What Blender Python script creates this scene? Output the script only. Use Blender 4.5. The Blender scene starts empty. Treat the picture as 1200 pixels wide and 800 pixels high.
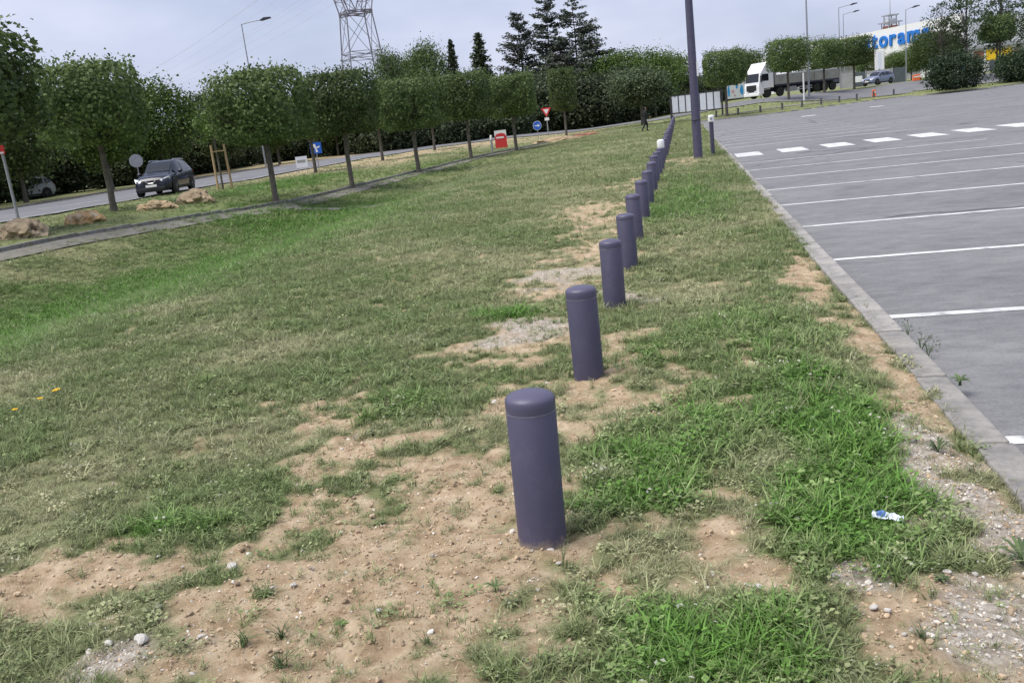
import bpy, math, random
import numpy as np
from mathutils import Matrix, Vector

# ------------------------------------------------------------------ camera, sky, sun, exposure
SC = bpy.context.scene
COL = SC.collection
F_PX, PITCH, ROLL, YAW, EYE = 1050.0, .2363, -.1146, -.2108, 1.6486


def cam_axes():
    cy, sy, cp, sp = math.cos(YAW), math.sin(YAW), math.cos(PITCH), math.sin(PITCH)
    f = np.array([sy * cp, cy * cp, -sp])
    r = np.array([cy, -sy, 0.])
    u = np.cross(r, f)
    cr, sr = math.cos(ROLL), math.sin(ROLL)
    return cr * r + sr * u, -sr * r + cr * u, f


AR, AU, AF = cam_axes()
cam_d = bpy.data.cameras.new('camera')
cam = bpy.data.objects.new('camera', cam_d)
COL.objects.link(cam)
cam_d.sensor_width = 36
cam_d.lens = 36 * F_PX / 1200
cam_d.clip_start = .05
cam_d.clip_end = 6000
cam.matrix_world = Matrix(((AR[0], AU[0], -AF[0], 0), (AR[1], AU[1], -AF[1], 0), (AR[2], AU[2], -AF[2], EYE), (0, 0, 0, 1)))
SC.camera = cam

SUN_EL, SUN_AZ = math.radians(64), math.radians(238)      # azimuth clockwise from +Y
W = bpy.data.worlds.new('World')
SC.world = W
W.use_nodes = True
nt = W.node_tree
nt.nodes.clear()
wo = nt.nodes.new('ShaderNodeOutputWorld')
bg = nt.nodes.new('ShaderNodeBackground')
bg.inputs[1].default_value = .0785
sky = nt.nodes.new('ShaderNodeTexSky')
sky.sky_type = 'NISHITA'
sky.sun_disc = False
sky.sun_elevation = SUN_EL
sky.sun_rotation = SUN_AZ
sky.air_density = 1.0
sky.dust_density = 3.0
tc = nt.nodes.new('ShaderNodeTexCoord')
mp = nt.nodes.new('ShaderNodeMapping')
mp.inputs['Scale'].default_value = (1, 1, 2.6)
mp.inputs['Location'].default_value = (.7, .35, .1)
n1 = nt.nodes.new('ShaderNodeTexNoise')
n1.inputs['Scale'].default_value = 2.6
n1.inputs['Detail'].default_value = 5
n1.inputs['Roughness'].default_value = .5
rp = nt.nodes.new('ShaderNodeValToRGB')
rp.color_ramp.elements[0].position = .36
rp.color_ramp.elements[0].color = (.56, .56, .56, 1)
rp.color_ramp.elements[1].position = .72
rp.color_ramp.elements[1].color = (1, 1, 1, 1)
cl = nt.nodes.new('ShaderNodeValToRGB')
cl.color_ramp.elements[0].position = .35
cl.color_ramp.elements[0].color = (5.6, 6.4, 9.0, 1)
cl.color_ramp.elements[1].position = .75
cl.color_ramp.elements[1].color = (7.6, 7.9, 9.4, 1)
mx = nt.nodes.new('ShaderNodeMix')
mx.data_type = 'RGBA'
L = nt.links.new
L(tc.outputs['Generated'], mp.inputs[0]); L(mp.outputs[0], n1.inputs['Vector'])
L(n1.outputs['Fac'], rp.inputs[0]); L(n1.outputs['Fac'], cl.inputs[0])
L(rp.outputs[0], mx.inputs['Factor']); L(sky.outputs[0], mx.inputs['A']); L(cl.outputs[0], mx.inputs['B'])
L(mx.outputs['Result'], bg.inputs[0]); L(bg.outputs[0], wo.inputs[0])

sun_d = bpy.data.lights.new('sun', 'SUN')
sun_d.energy = 3.0
sun_d.angle = math.radians(45)
sun_d.color = (1, .955, .89)
sun = bpy.data.objects.new('sun', sun_d)
COL.objects.link(sun)
sdir = Vector((math.sin(SUN_AZ) * math.cos(SUN_EL), math.cos(SUN_AZ) * math.cos(SUN_EL), math.sin(SUN_EL)))
sun.rotation_euler = sdir.to_track_quat('Z', 'Y').to_euler()
sun.location = (0, 0, 60)

VS = SC.view_settings
VS.view_transform = 'Standard'
VS.look = 'None'
VS.gamma = 1
VS.exposure = 0.46
VS.use_curve_mapping = False
SC.cycles.max_bounces = 6
SC.cycles.diffuse_bounces = 3
SC.cycles.transparent_max_bounces = 6

# ------------------------------------------------------------------ helpers
rng = np.random.default_rng(7)
random.seed(7)


def hash2(i, j, s):
    n = (i.astype(np.int64) * 374761393 + j.astype(np.int64) * 668265263 + s * 974711) & 0x7fffffff
    n = ((n ^ (n >> 13)) * 1274126177) & 0x7fffffff
    n = n ^ (n >> 16)
    return (n & 0xffff) / 65535.0


def vnoise(x, y, s=0):
    xi, yi = np.floor(x), np.floor(y)
    fx, fy = x - xi, y - yi
    fx, fy = fx * fx * (3 - 2 * fx), fy * fy * (3 - 2 * fy)
    a, b = hash2(xi, yi, s), hash2(xi + 1, yi, s)
    c, d = hash2(xi, yi + 1, s), hash2(xi + 1, yi + 1, s)
    return (a * (1 - fx) + b * fx) * (1 - fy) + (c * (1 - fx) + d * fx) * fy


def fbm(x, y, o=4, s=0):
    t, a, n = 0, 1., 0.
    for k in range(o):
        t = t + a * vnoise(x * 2 ** k, y * 2 ** k, s + k)
        n += a
        a *= .5
    return t / n


def sm(t):
    t = np.clip(t, 0, 1)
    return t * t * (3 - 2 * t)


def ray(u, v):
    return AF * F_PX + AR * (u - 600) + AU * (400 - v)


def G(u, v, z=.1):                        # photo pixel -> point on the level z
    d = ray(u, v)
    t = (z - EYE) / d[2]
    return np.array([t * d[0], t * d[1], z])


def D(u, depth):                          # horizontal direction of photo column u, at a distance along the view
    d = ray(u, 214.6 - .1151 * u)
    d = d / F_PX * depth
    return float(d[0]), float(d[1])


YF = np.array([(-30, 84), (1, 83), (8, 83), (13, 88), (18, 93.5), (20.8, 94), (22, 90.6), (26, 90.2), (34, 94), (60, 103), (140, 122)], float)


def yfar(x):
    return np.interp(x, YF[:, 0], YF[:, 1])


def Zt(X, Y, micro=True):                  # height of the grass land
    X, Y = np.asarray(X, float), np.asarray(Y, float)
    z = .09 + 0 * X
    z = z - .85 * np.exp(-(np.abs(X + 11.2) / 3.3) ** 2.4) * (1 - .85 * sm((Y - 22) / 38)) * sm((Y + 5) / 8)
    z = z + .08 * sm((-X - 15) / 2)
    z = z + sm((Y - 40) / 45) * .12
    bank = sm((Y - np.maximum(yfar(X), 80) - 1) / 17)
    z = z + bank * (.95 * sm((X + 6) / 14) + .1) + sm((Y - 125) / 60) * .4
    z = z + (fbm(X * .35, Y * .35, 2, 5) - .5) * .1 * sm((Y - 1) / 5) * (np.abs(Y) < 300)
    if micro:
        near = np.exp(-np.maximum(Y - 5, 0) / 6)
        z = z + near * ((fbm(X * 3, Y * 3, 3, 11) - .5) * .045)
        z = z - .05 * np.exp(-((X - 1.15) / .3) ** 2) * (1 - .6 * sm((Y - 6) / 8))
    return z


def zt(x, y):
    return float(Zt(np.array([x]), np.array([y]))[0])


def under_lot(X, Y):
    a = sm((X - 1.19) / .08)
    b = sm((yfar(X) + .28 - Y) / .3)
    return a * b


class MB:
    def __init__(s):
        s.v, s.f, s.m = [], [], []

    def add(s, vs, fs, mi=0):
        n = len(s.v)
        s.v += [tuple(map(float, p)) for p in vs]
        s.f += [tuple(i + n for i in f) for f in fs]
        s.m += [mi] * len(fs)
        return s

    def box(s, a, b, mi=0):
        (x0, y0, z0), (x1, y1, z1) = a, b
        return s.add([(x0, y0, z0), (x1, y0, z0), (x1, y1, z0), (x0, y1, z0), (x0, y0, z1), (x1, y0, z1), (x1, y1, z1), (x0, y1, z1)],
                     [(0, 3, 2, 1), (4, 5, 6, 7), (0, 1, 5, 4), (1, 2, 6, 5), (2, 3, 7, 6), (3, 0, 4, 7)], mi)

    def tube(s, pts, rs, n=8, mi=0, cap=True):
        pts = [np.array(p, float) for p in pts]
        if not hasattr(rs, '__len__'):
            rs = [rs] * len(pts)
        vs, fs = [], []
        for i, p in enumerate(pts):
            t = pts[min(i + 1, len(pts) - 1)] - pts[max(i - 1, 0)]
            t = t / (np.linalg.norm(t) + 1e-9)
            a = np.cross(t, (0, 0, 1.)) if abs(t[2]) < .95 else np.cross(t, (0, 1., 0))
            a /= np.linalg.norm(a)
            b = np.cross(t, a)
            for k in range(n):
                an = 2 * math.pi * k / n
                vs.append(p + rs[i] * (math.cos(an) * a + math.sin(an) * b))
        for i in range(len(pts) - 1):
            for k in range(n):
                fs.append((i * n + k, i * n + (k + 1) % n, (i + 1) * n + (k + 1) % n, (i + 1) * n + k))
        if cap:
            fs.append(tuple(range(n)))
            fs.append(tuple((len(pts) - 1) * n + k for k in range(n))[::-1])
        return s.add(vs, fs, mi)

    def lathe(s, prof, n=24, mi=0, origin=(0, 0, 0), axis='z'):
        vs, fs = [], []
        for r, h in prof:
            for k in range(n):
                a = 2 * math.pi * k / n
                p = (r * math.cos(a), r * math.sin(a), h)
                if axis == 'y':
                    p = (p[0], p[2], p[1])
                vs.append((p[0] + origin[0], p[1] + origin[1], p[2] + origin[2]))
        for i in range(len(prof) - 1):
            for k in range(n):
                fs.append((i * n + k, i * n + (k + 1) % n, (i + 1) * n + (k + 1) % n, (i + 1) * n + k))
        if prof[0][0] > 1e-4:
            fs.append(tuple(range(n))[::-1])
        if prof[-1][0] > 1e-4:
            fs.append(tuple((len(prof) - 1) * n + k for k in range(n)))
        return s.add(vs, fs, mi)

    def prism(s, prof, y0, y1, mi=0):      # polygon in xz, extruded along y
        n = len(prof)
        vs = [(x, y0, z) for x, z in prof] + [(x, y1, z) for x, z in prof]
        fs = [tuple(range(n)), tuple(range(n, 2 * n))[::-1]] + [(i, (i + 1) % n, n + (i + 1) % n, n + i) for i in range(n)]
        return s.add(vs, fs, mi)

    def mesh(s, name, mats, smooth=None):
        me = bpy.data.meshes.new(name)
        me.from_pydata(s.v, [], s.f)
        for m in (mats if isinstance(mats, (list, tuple)) else [mats]):
            me.materials.append(m)
        if any(s.m):
            me.polygons.foreach_set('material_index', s.m)
        import bmesh
        bm = bmesh.new()
        bm.from_mesh(me)
        bmesh.ops.recalc_face_normals(bm, faces=bm.faces)
        bm.to_mesh(me)
        bm.free()
        if smooth:
            me.polygons.foreach_set('use_smooth', [True] * len(me.polygons))
            me.set_sharp_from_angle(angle=math.radians(smooth))
        me.update()
        return me

    def obj(s, name, mats, parent=None, smooth=None, bevel=0):
        return link(name, s.mesh(name, mats, smooth), parent, bevel)


def link(name, me, parent=None, bevel=0):
    o = bpy.data.objects.new(name, me)
    COL.objects.link(o)
    if parent is not None:
        o.parent = parent
    if bevel:
        b = o.modifiers.new('bevel', 'BEVEL')
        b.width = bevel
        b.segments = 2
        b.limit_method = 'ANGLE'
    return o


def tag(o, label=None, cat=None, group=None, kind=None):
    if label: o['label'] = label
    if cat: o['category'] = cat
    if group: o['group'] = group
    if kind: o['kind'] = kind
    return o


def thing(name, loc, rz=0, label=None, cat=None, group=None, kind=None):
    o = bpy.data.objects.new(name, None)
    o.empty_display_size = .2
    COL.objects.link(o)
    o.location = tuple(map(float, loc))
    o.rotation_euler = (0, 0, rz)
    return tag(o, label, cat, group, kind)


def copy_tree(o, parent=None):
    c = o.copy()
    COL.objects.link(c)
    c.parent = parent
    for ch in o.children:
        copy_tree(ch, c)
    return c


# ------------------------------------------------------------------ materials
def node(nt, t, **k):
    n = nt.nodes.new(t)
    for a, b in k.items():
        setattr(n, a, b)
    return n


def mat(name, col, rough=.7, var=.12, scale=8., bump=.0, bscale=40., metal=0., spec=.4, dirt=None, dscale=3., coat=0.):
    m = bpy.data.materials.new(name)
    m.use_nodes = True
    t = m.node_tree
    p = t.nodes['Principled BSDF']
    p.inputs['Roughness'].default_value = rough
    p.inputs['Metallic'].default_value = metal
    p.inputs['Specular IOR Level'].default_value = spec
    p.inputs['Coat Weight'].default_value = coat
    c = node(t, 'ShaderNodeTexCoord')
    n = node(t, 'ShaderNodeTexNoise')
    n.inputs['Scale'].default_value = scale
    n.inputs['Detail'].default_value = 5
    t.links.new(c.outputs['Object'], n.inputs['Vector'])
    r = node(t, 'ShaderNodeValToRGB')
    r.color_ramp.elements[0].position = .3
    r.color_ramp.elements[1].position = .7
    r.color_ramp.elements[0].color = tuple(x * (1 - var) for x in col) + (1,)
    r.color_ramp.elements[1].color = tuple(min(1, x * (1 + var)) for x in col) + (1,)
    t.links.new(n.outputs['Fac'], r.inputs[0])
    out = r.outputs[0]
    if dirt:
        n2 = node(t, 'ShaderNodeTexNoise')
        n2.inputs['Scale'].default_value = dscale
        n2.inputs['Detail'].default_value = 8
        n2.inputs['Roughness'].default_value = .65
        t.links.new(c.outputs['Object'], n2.inputs['Vector'])
        r2 = node(t, 'ShaderNodeValToRGB')
        r2.color_ramp.elements[0].position = .5
        r2.color_ramp.elements[1].position = .68
        t.links.new(n2.outputs['Fac'], r2.inputs[0])
        x = node(t, 'ShaderNodeMix', data_type='RGBA')
        t.links.new(r2.outputs[0], x.inputs['Factor'])
        t.links.new(out, x.inputs['A'])
        x.inputs['B'].default_value = tuple(dirt) + (1,)
        out = x.outputs['Result']
    t.links.new(out, p.inputs['Base Color'])
    if bump:
        n3 = node(t, 'ShaderNodeTexNoise')
        n3.inputs['Scale'].default_value = bscale
        n3.inputs['Detail'].default_value = 6
        t.links.new(c.outputs['Object'], n3.inputs['Vector'])
        b = node(t, 'ShaderNodeBump')
        b.inputs['Strength'].default_value = bump
        b.inputs['Distance'].default_value = .02
        t.links.new(n3.outputs['Fac'], b.inputs['Height'])
        t.links.new(b.outputs[0], p.inputs['Normal'])
    return m


def leaf_mat(name, dark, light, trans=.3, rough=.55):
    m = bpy.data.materials.new(name)
    m.use_nodes = True
    t = m.node_tree
    p = t.nodes['Principled BSDF']
    p.inputs['Roughness'].default_value = rough
    p.inputs['Specular IOR Level'].default_value = .3
    g = node(t, 'ShaderNodeNewGeometry')
    oi = node(t, 'ShaderNodeObjectInfo')
    r = node(t, 'ShaderNodeValToRGB')
    r.color_ramp.elements[0].color = tuple(dark) + (1,)
    r.color_ramp.elements[1].color = tuple(light) + (1,)
    t.links.new(g.outputs['Random Per Island'], r.inputs[0])
    hs = node(t, 'ShaderNodeHueSaturation')
    mr = node(t, 'ShaderNodeMapRange')
    mr.inputs['To Min'].default_value = .72
    mr.inputs['To Max'].default_value = 1.22
    t.links.new(oi.outputs['Random'], mr.inputs['Value'])
    t.links.new(mr.outputs[0], hs.inputs['Value'])
    t.links.new(r.outputs[0], hs.inputs['Color'])
    t.links.new(hs.outputs[0], p.inputs['Base Color'])
    tr = node(t, 'ShaderNodeBsdfTranslucent')
    t.links.new(hs.outputs[0], tr.inputs[0])
    mxs = node(t, 'ShaderNodeMixShader')
    mxs.inputs[0].default_value = trans
    t.links.new(p.outputs[0], mxs.inputs[1]); t.links.new(tr.outputs[0], mxs.inputs[2])
    t.links.new(mxs.outputs[0], t.nodes['Material Output'].inputs[0])
    return m


def ground_mat():
    m = bpy.data.materials.new('ground_soil_and_grass')
    m.use_nodes = True
    t = m.node_tree
    p = t.nodes['Principled BSDF']
    p.inputs['Roughness'].default_value = .95
    p.inputs['Specular IOR Level'].default_value = .1
    c = node(t, 'ShaderNodeTexCoord')
    at = node(t, 'ShaderNodeAttribute', attribute_name='cover')
    sp = node(t, 'ShaderNodeSeparateColor')
    t.links.new(at.outputs['Color'], sp.inputs[0])

    def noise(sc, det=6, ro=.6):
        n = node(t, 'ShaderNodeTexNoise')
        n.inputs['Scale'].default_value = sc
        n.inputs['Detail'].default_value = det
        n.inputs['Roughness'].default_value = ro
        t.links.new(c.outputs['Object'], n.inputs['Vector'])
        return n.outputs['Fac']

    def ramp(f, *st):
        r = node(t, 'ShaderNodeValToRGB')
        e = r.color_ramp.elements
        while len(e) < len(st):
            e.new(.5)
        for k, (po, co) in enumerate(st):
            e[k].position = po
            e[k].color = tuple(co) + (1,)
        t.links.new(f, r.inputs[0])
        return r.outputs[0]

    def mix(f, a, b):
        x = node(t, 'ShaderNodeMix', data_type='RGBA')
        t.links.new(f, x.inputs['Factor']); t.links.new(a, x.inputs['A']); t.links.new(b, x.inputs['B'])
        return x.outputs['Result']
    soil = ramp(noise(9, 9, .7), (.30, (.20, .138, .085)), (.45, (.39, .29, .185)), (.66, (.575, .465, .325)))
    gravel = ramp(noise(34, 8, .75), (.3, (.21, .175, .135)), (.5, (.40, .35, .29)), (.66, (.60, .56, .50)))
    grass = ramp(noise(3.5, 8, .7), (.25, (.12, .145, .058)), (.5, (.19, .215, .10)), (.75, (.27, .27, .15)))
    lush = ramp(noise(5, 7, .65), (.3, (.07, .125, .03)), (.7, (.12, .195, .05)))
    base = mix(sp.outputs[1], grass, lush)
    base = mix(sp.outputs[0], base, soil)
    base = mix(sp.outputs[2], base, gravel)
    t.links.new(base, p.inputs['Base Color'])
    b = node(t, 'ShaderNodeBump')
    b.inputs['Strength'].default_value = .9
    b.inputs['Distance'].default_value = .02
    t.links.new(noise(38, 10, .75), b.inputs['Height'])
    t.links.new(b.outputs[0], p.inputs['Normal'])
    return m


def asphalt_mat(name, c0, c1, c2, stain=True):
    m = bpy.data.materials.new(name)
    m.use_nodes = True
    t = m.node_tree
    p = t.nodes['Principled BSDF']
    p.inputs['Roughness'].default_value = .85
    p.inputs['Specular IOR Level'].default_value = .3
    c = node(t, 'ShaderNodeTexCoord')

    def noise(sc, det=5, ro=.6, st=(1, 1, 1)):
        mm = node(t, 'ShaderNodeMapping')
        mm.inputs['Scale'].default_value = st
        t.links.new(c.outputs['Object'], mm.inputs[0])
        n = node(t, 'ShaderNodeTexNoise')
        n.inputs['Scale'].default_value = sc
        n.inputs['Detail'].default_value = det
        n.inputs['Roughness'].default_value = ro
        t.links.new(mm.outputs[0], n.inputs['Vector'])
        return n.outputs['Fac']
    r = node(t, 'ShaderNodeValToRGB')
    e = r.color_ramp.elements
    e.new(.5)
    for k, (po, co) in enumerate(((.36, c0), (.5, c1), (.64, c2))):
        e[k].position = po
        e[k].color = tuple(co) + (1,)
    a = node(t, 'ShaderNodeMath', operation='MULTIPLY_ADD')
    a.inputs[1].default_value = .42
    t.links.new(noise(48, 5, .9), a.inputs[0])
    a2 = node(t, 'ShaderNodeMath', operation='MULTIPLY_ADD')
    a2.inputs[1].default_value = .35
    t.links.new(noise(7, 6, .75, (.45, 1, 1)), a2.inputs[0])
    b = node(t, 'ShaderNodeMath', operation='MULTIPLY')
    b.inputs[1].default_value = .35
    t.links.new(noise(.5, 8, .7, (.6, 1, 1)), b.inputs[0])
    t.links.new(b.outputs[0], a2.inputs[2])
    t.links.new(a2.outputs[0], a.inputs[2])
    t.links.new(a.outputs[0], r.inputs[0])
    out = r.outputs[0]
    if stain:
        s = node(t, 'ShaderNodeValToRGB')
        s.color_ramp.elements[0].position = .60
        s.color_ramp.elements[1].position = .75
        s.color_ramp.elements[1].color = (.55, .55, .55, 1)
        t.links.new(noise(.9, 7, .62), s.inputs[0])
        x = node(t, 'ShaderNodeMix', data_type='RGBA')
        t.links.new(s.outputs[0], x.inputs['Factor'])
        t.links.new(out, x.inputs['A'])
        x.inputs['B'].default_value = tuple(v * .55 for v in c0) + (1,)
        out = x.outputs['Result']
    t.links.new(out, p.inputs['Base Color'])
    bp = node(t, 'ShaderNodeBump')
    bp.inputs['Strength'].default_value = .35
    bp.inputs['Distance'].default_value = .006
    t.links.new(noise(120, 3, .7), bp.inputs['Height'])
    t.links.new(bp.outputs[0], p.inputs['Normal'])
    return m


def instancer_mat(name, trans=.25, var=.35):
    """Plants: colour comes from the 'tint' each instance carries, varied blade by blade."""
    m = bpy.data.materials.new(name)
    m.use_nodes = True
    t = m.node_tree
    p = t.nodes['Principled BSDF']
    p.inputs['Roughness'].default_value = .6
    p.inputs['Specular IOR Level'].default_value = .25
    at = node(t, 'ShaderNodeAttribute', attribute_name='tint')
    at.attribute_type = 'INSTANCER'
    g = node(t, 'ShaderNodeNewGeometry')
    mr = node(t, 'ShaderNodeMapRange')
    mr.inputs['To Min'].default_value = 1 - var
    mr.inputs['To Max'].default_value = 1 + var
    t.links.new(g.outputs['Random Per Island'], mr.inputs['Value'])
    hs = node(t, 'ShaderNodeHueSaturation')
    t.links.new(at.outputs['Color'], hs.inputs['Color'])
    t.links.new(mr.outputs[0], hs.inputs['Value'])
    t.links.new(hs.outputs[0], p.inputs['Base Color'])
    if trans:
        tr = node(t, 'ShaderNodeBsdfTranslucent')
        t.links.new(hs.outputs[0], tr.inputs[0])
        mxs = node(t, 'ShaderNodeMixShader')
        mxs.inputs[0].default_value = trans
        t.links.new(p.outputs[0], mxs.inputs[1]); t.links.new(tr.outputs[0], mxs.inputs[2])
        t.links.new(mxs.outputs[0], t.nodes['Material Output'].inputs[0])
    return m


M = {}
M['ground'] = ground_mat()
M['lot'] = asphalt_mat('worn_lot_asphalt', (.082, .082, .087), (.142, .142, .148), (.23, .23, .232))
M['road'] = asphalt_mat('road_asphalt', (.095, .095, .105), (.14, .14, .152), (.19, .19, .2), False)
M['path'] = asphalt_mat('gritty_path', (.105, .10, .09), (.155, .148, .13), (.23, .215, .185), False)
M['paint'] = mat('worn_white_paint', (.62, .62, .615), .7, .1, 20, .1, 90, dirt=(.27, .27, .275), dscale=5)
M['kerb'] = mat('kerb_concrete', (.26, .25, .235), .9, .2, 14, .5, 60, dirt=(.36, .34, .31), dscale=5)
M['kerb_b'] = mat('kerb_concrete_dark', (.23, .225, .205), .9, .25, 10, .5, 40, dirt=(.14, .13, .1), dscale=3)
M['bollard'] = mat('purple_grey_paint', (.066, .062, .104), .5, .08, 5, .04, 60, dirt=(.082, .077, .118), dscale=9)
M['bollard_far'] = mat('dark_post_paint', (.085, .085, .10), .7, .1, 3)
M['bollard_cap'] = mat('purple_grey_cap', (.085, .08, .13), .42, .05, 4, .02, 60)
M['seam'] = mat('pale_worn_edge', (.15, .145, .19), .6, .3, 30)
M['white'] = mat('white_paint', (.8, .8, .8), .5, .04, 5)
M['offwhite'] = mat('offwhite_sheet', (.68, .69, .70), .6, .06, 1.5, dirt=(.55, .55, .55), dscale=.6)
M['panel'] = mat('white_board', (.66, .70, .80), .5, .05, 2)
M['darkmetal'] = mat('dark_metal', (.045, .045, .055), .5, .2, 6)
M['galv'] = mat('galvanised_steel', (.34, .35, .37), .45, .12, 6, metal=.5)
M['pylon'] = mat('pylon_steel', (.17, .17, .21), .6, .15, .5)
M['wire'] = mat('conductor_wire', (.48, .5, .58), .6, .1, 1)
M['bark'] = mat('grey_bark', (.13, .115, .095), .95, .35, 7, .8, 25)
M['bark_d'] = mat('dark_bark', (.055, .047, .04), .95, .35, 5, .8, 25)
M['wood'] = mat('peeled_stake_wood', (.42, .29, .16), .85, .2, 9, .3, 40)
M['rock'] = mat('tan_rock', (.37, .29, .19), .95, .3, 4, .9, 14, dirt=(.17, .13, .085), dscale=2.2)
M['rock_o'] = mat('orange_rock', (.52, .34, .16), .95, .3, 4, .9, 14, dirt=(.6, .52, .4), dscale=2.5)
M['rock_d'] = mat('brown_rock', (.36, .27, .165), .95, .3, 4, .9, 14, dirt=(.12, .10, .06), dscale=2.2)
M['stone'] = mat('pale_limestone', (.62, .59, .54), .9, .15, 30, .5, 60)
M['leaf'] = leaf_mat('hornbeam_leaves', (.046, .078, .026), (.19, .26, .088), .4)
M['leaf_l'] = leaf_mat('light_green_leaves', (.04, .075, .015), (.12, .19, .04))
M['leaf_d'] = leaf_mat('dark_wood_leaves', (.03, .048, .025), (.12, .155, .075), .3)
M['leaf_b'] = leaf_mat('bush_leaves', (.018, .036, .016), (.062, .10, .042), .25)
M['leaf_a'] = leaf_mat('airy_tree_leaves', (.03, .05, .02), (.085, .13, .05), .3)
M['needle'] = leaf_mat('conifer_needles', (.05, .066, .05), (.155, .185, .135), .2)
M['needle_b'] = leaf_mat('grey_green_needles', (.05, .062, .05), (.125, .145, .11), .15)
M['tyre'] = mat('tyre_rubber', (.02, .02, .02), .85, .2, 20)
M['rim'] = mat('alloy_rim', (.12, .12, .13), .35, .1, 6, metal=.8)
M['rim_w'] = mat('pale_rim', (.45, .45, .46), .4, .1, 6, metal=.6)
M['glass'] = mat('tinted_glass', (.012, .015, .02), .08, .05, 3, spec=.6)
M['carpaint'] = mat('dark_navy_car_paint', (.008, .010, .022), .25, .05, 2, spec=.4, coat=.35)
M['carpaint_b'] = mat('blue_grey_car_paint', (.14, .17, .26), .3, .05, 2, spec=.6, coat=.5)
M['lightglass'] = mat('headlamp_glass', (.75, .78, .82), .12, .05, 4, spec=.9)
M['chrome'] = mat('chrome_trim', (.6, .6, .62), .2, .05, 4, metal=.9)
M['plastic'] = mat('black_plastic', (.022, .022, .025), .6, .2, 8)
M['truck'] = mat('truck_white', (.78, .78, .79), .35, .04, 2, coat=.3)
M['trailer'] = mat('grey_side_boards', (.30, .30, .29), .6, .12, 1.5, dirt=(.22, .22, .21), dscale=1.2)
M['tarp'] = mat('pale_tarpaulin', (.62, .63, .63), .7, .08, 1.5, .3, 3)
M['navy'] = mat('navy_chassis', (.03, .03, .06), .6, .2, 3)
M['red'] = mat('red_paint', (.62, .045, .045), .5, .06, 4)
M['blue'] = mat('blue_sign_paint', (.02, .12, .55), .45, .05, 4)
M['letters'] = mat('blue_letters', (.01, .17, .58), .5, .05, 1)
M['cyan'] = mat('cyan_print', (.03, .35, .72), .5, .1, 1)
M['pink'] = mat('pink_print', (.72, .35, .4), .5, .15, 2)
M['yellow'] = mat('yellow_panel', (.85, .55, .02), .5, .05, 1)
M['brick'] = mat('brown_red_panel', (.28, .12, .08), .8, .15, 2)
M['slate'] = mat('slate_panel', (.07, .085, .10), .7, .15, 2)
M['greywall'] = mat('grey_wall', (.30, .30, .31), .85, .12, 1)
M['orange'] = mat('orange_plastic', (.75, .17, .06), .5, .08, 3)
M['greydisk'] = mat('sign_back_grey', (.22, .23, .25), .5, .1, 4, metal=.3)
M['cloth'] = mat('black_clothes', (.014, .014, .017), .9, .3, 12)
M['skin'] = mat('skin', (.42, .25, .18), .6, .08, 12)
M['hair'] = mat('dark_hair', (.02, .015, .012), .7, .3, 30)
M['wrap'] = mat('white_wrapper', (.72, .77, .86), .25, .06, 25, .4, 40)
M['wrapb'] = mat('blue_wrapper_print', (.08, .16, .42), .3, .1, 25)
M['petal'] = mat('yellow_petals', (.85, .55, .03), .6, .1, 30)
M['weed'] = leaf_mat('weed_leaves', (.075, .115, .05), (.15, .21, .085))
M['tuft'] = instancer_mat('grass_blades')
M['pebble'] = instancer_mat('pebble_stone', 0, .25)

def base_input(m):
    p = m.node_tree.nodes['Principled BSDF']
    return p, p.inputs['Base Color'].links[0].from_socket


def add_foot_dirt(m, col, top):
    """Splashed soil clinging to the foot of an upright, with a ragged upper edge."""
    t = m.node_tree
    p, src = base_input(m)
    c = node(t, 'ShaderNodeTexCoord')
    sx = node(t, 'ShaderNodeSeparateXYZ')
    t.links.new(c.outputs['Object'], sx.inputs[0])
    n = node(t, 'ShaderNodeTexNoise')
    n.inputs['Scale'].default_value = 22
    n.inputs['Detail'].default_value = 8
    n.inputs['Roughness'].default_value = .7
    oi = node(t, 'ShaderNodeObjectInfo')
    va = node(t, 'ShaderNodeVectorMath', operation='ADD')
    t.links.new(c.outputs['Object'], va.inputs[0]); t.links.new(oi.outputs['Location'], va.inputs[1])
    t.links.new(va.outputs[0], n.inputs['Vector'])
    mr = node(t, 'ShaderNodeMapRange')
    mr.inputs['From Min'].default_value = 0
    mr.inputs['From Max'].default_value = top
    mr.inputs['To Min'].default_value = .42
    mr.inputs['To Max'].default_value = -.12
    t.links.new(sx.outputs[2], mr.inputs['Value'])
    ad = node(t, 'ShaderNodeMath', operation='ADD')
    t.links.new(mr.outputs[0], ad.inputs[0]); t.links.new(n.outputs['Fac'], ad.inputs[1])
    r = node(t, 'ShaderNodeValToRGB')
    r.color_ramp.elements[0].position = .62
    r.color_ramp.elements[1].position = .85
    r.color_ramp.elements[1].color = (.75, .75, .75, 1)
    t.links.new(ad.outputs[0], r.inputs[0])
    x = node(t, 'ShaderNodeMix', data_type='RGBA')
    t.links.new(r.outputs[0], x.inputs['Factor']); t.links.new(src, x.inputs['A'])
    x.inputs['B'].default_value = tuple(col) + (1,)
    t.links.new(x.outputs['Result'], p.inputs['Base Color'])


def add_object_tone(m, lo, hi):
    t = m.node_tree
    p, src = base_input(m)
    oi = node(t, 'ShaderNodeObjectInfo')
    mr = node(t, 'ShaderNodeMapRange')
    mr.inputs['To Min'].default_value = lo
    mr.inputs['To Max'].default_value = hi
    t.links.new(oi.outputs['Random'], mr.inputs['Value'])
    hs = node(t, 'ShaderNodeHueSaturation')
    t.links.new(mr.outputs[0], hs.inputs['Value']); t.links.new(src, hs.inputs['Color'])
    t.links.new(hs.outputs[0], p.inputs['Base Color'])


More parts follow.
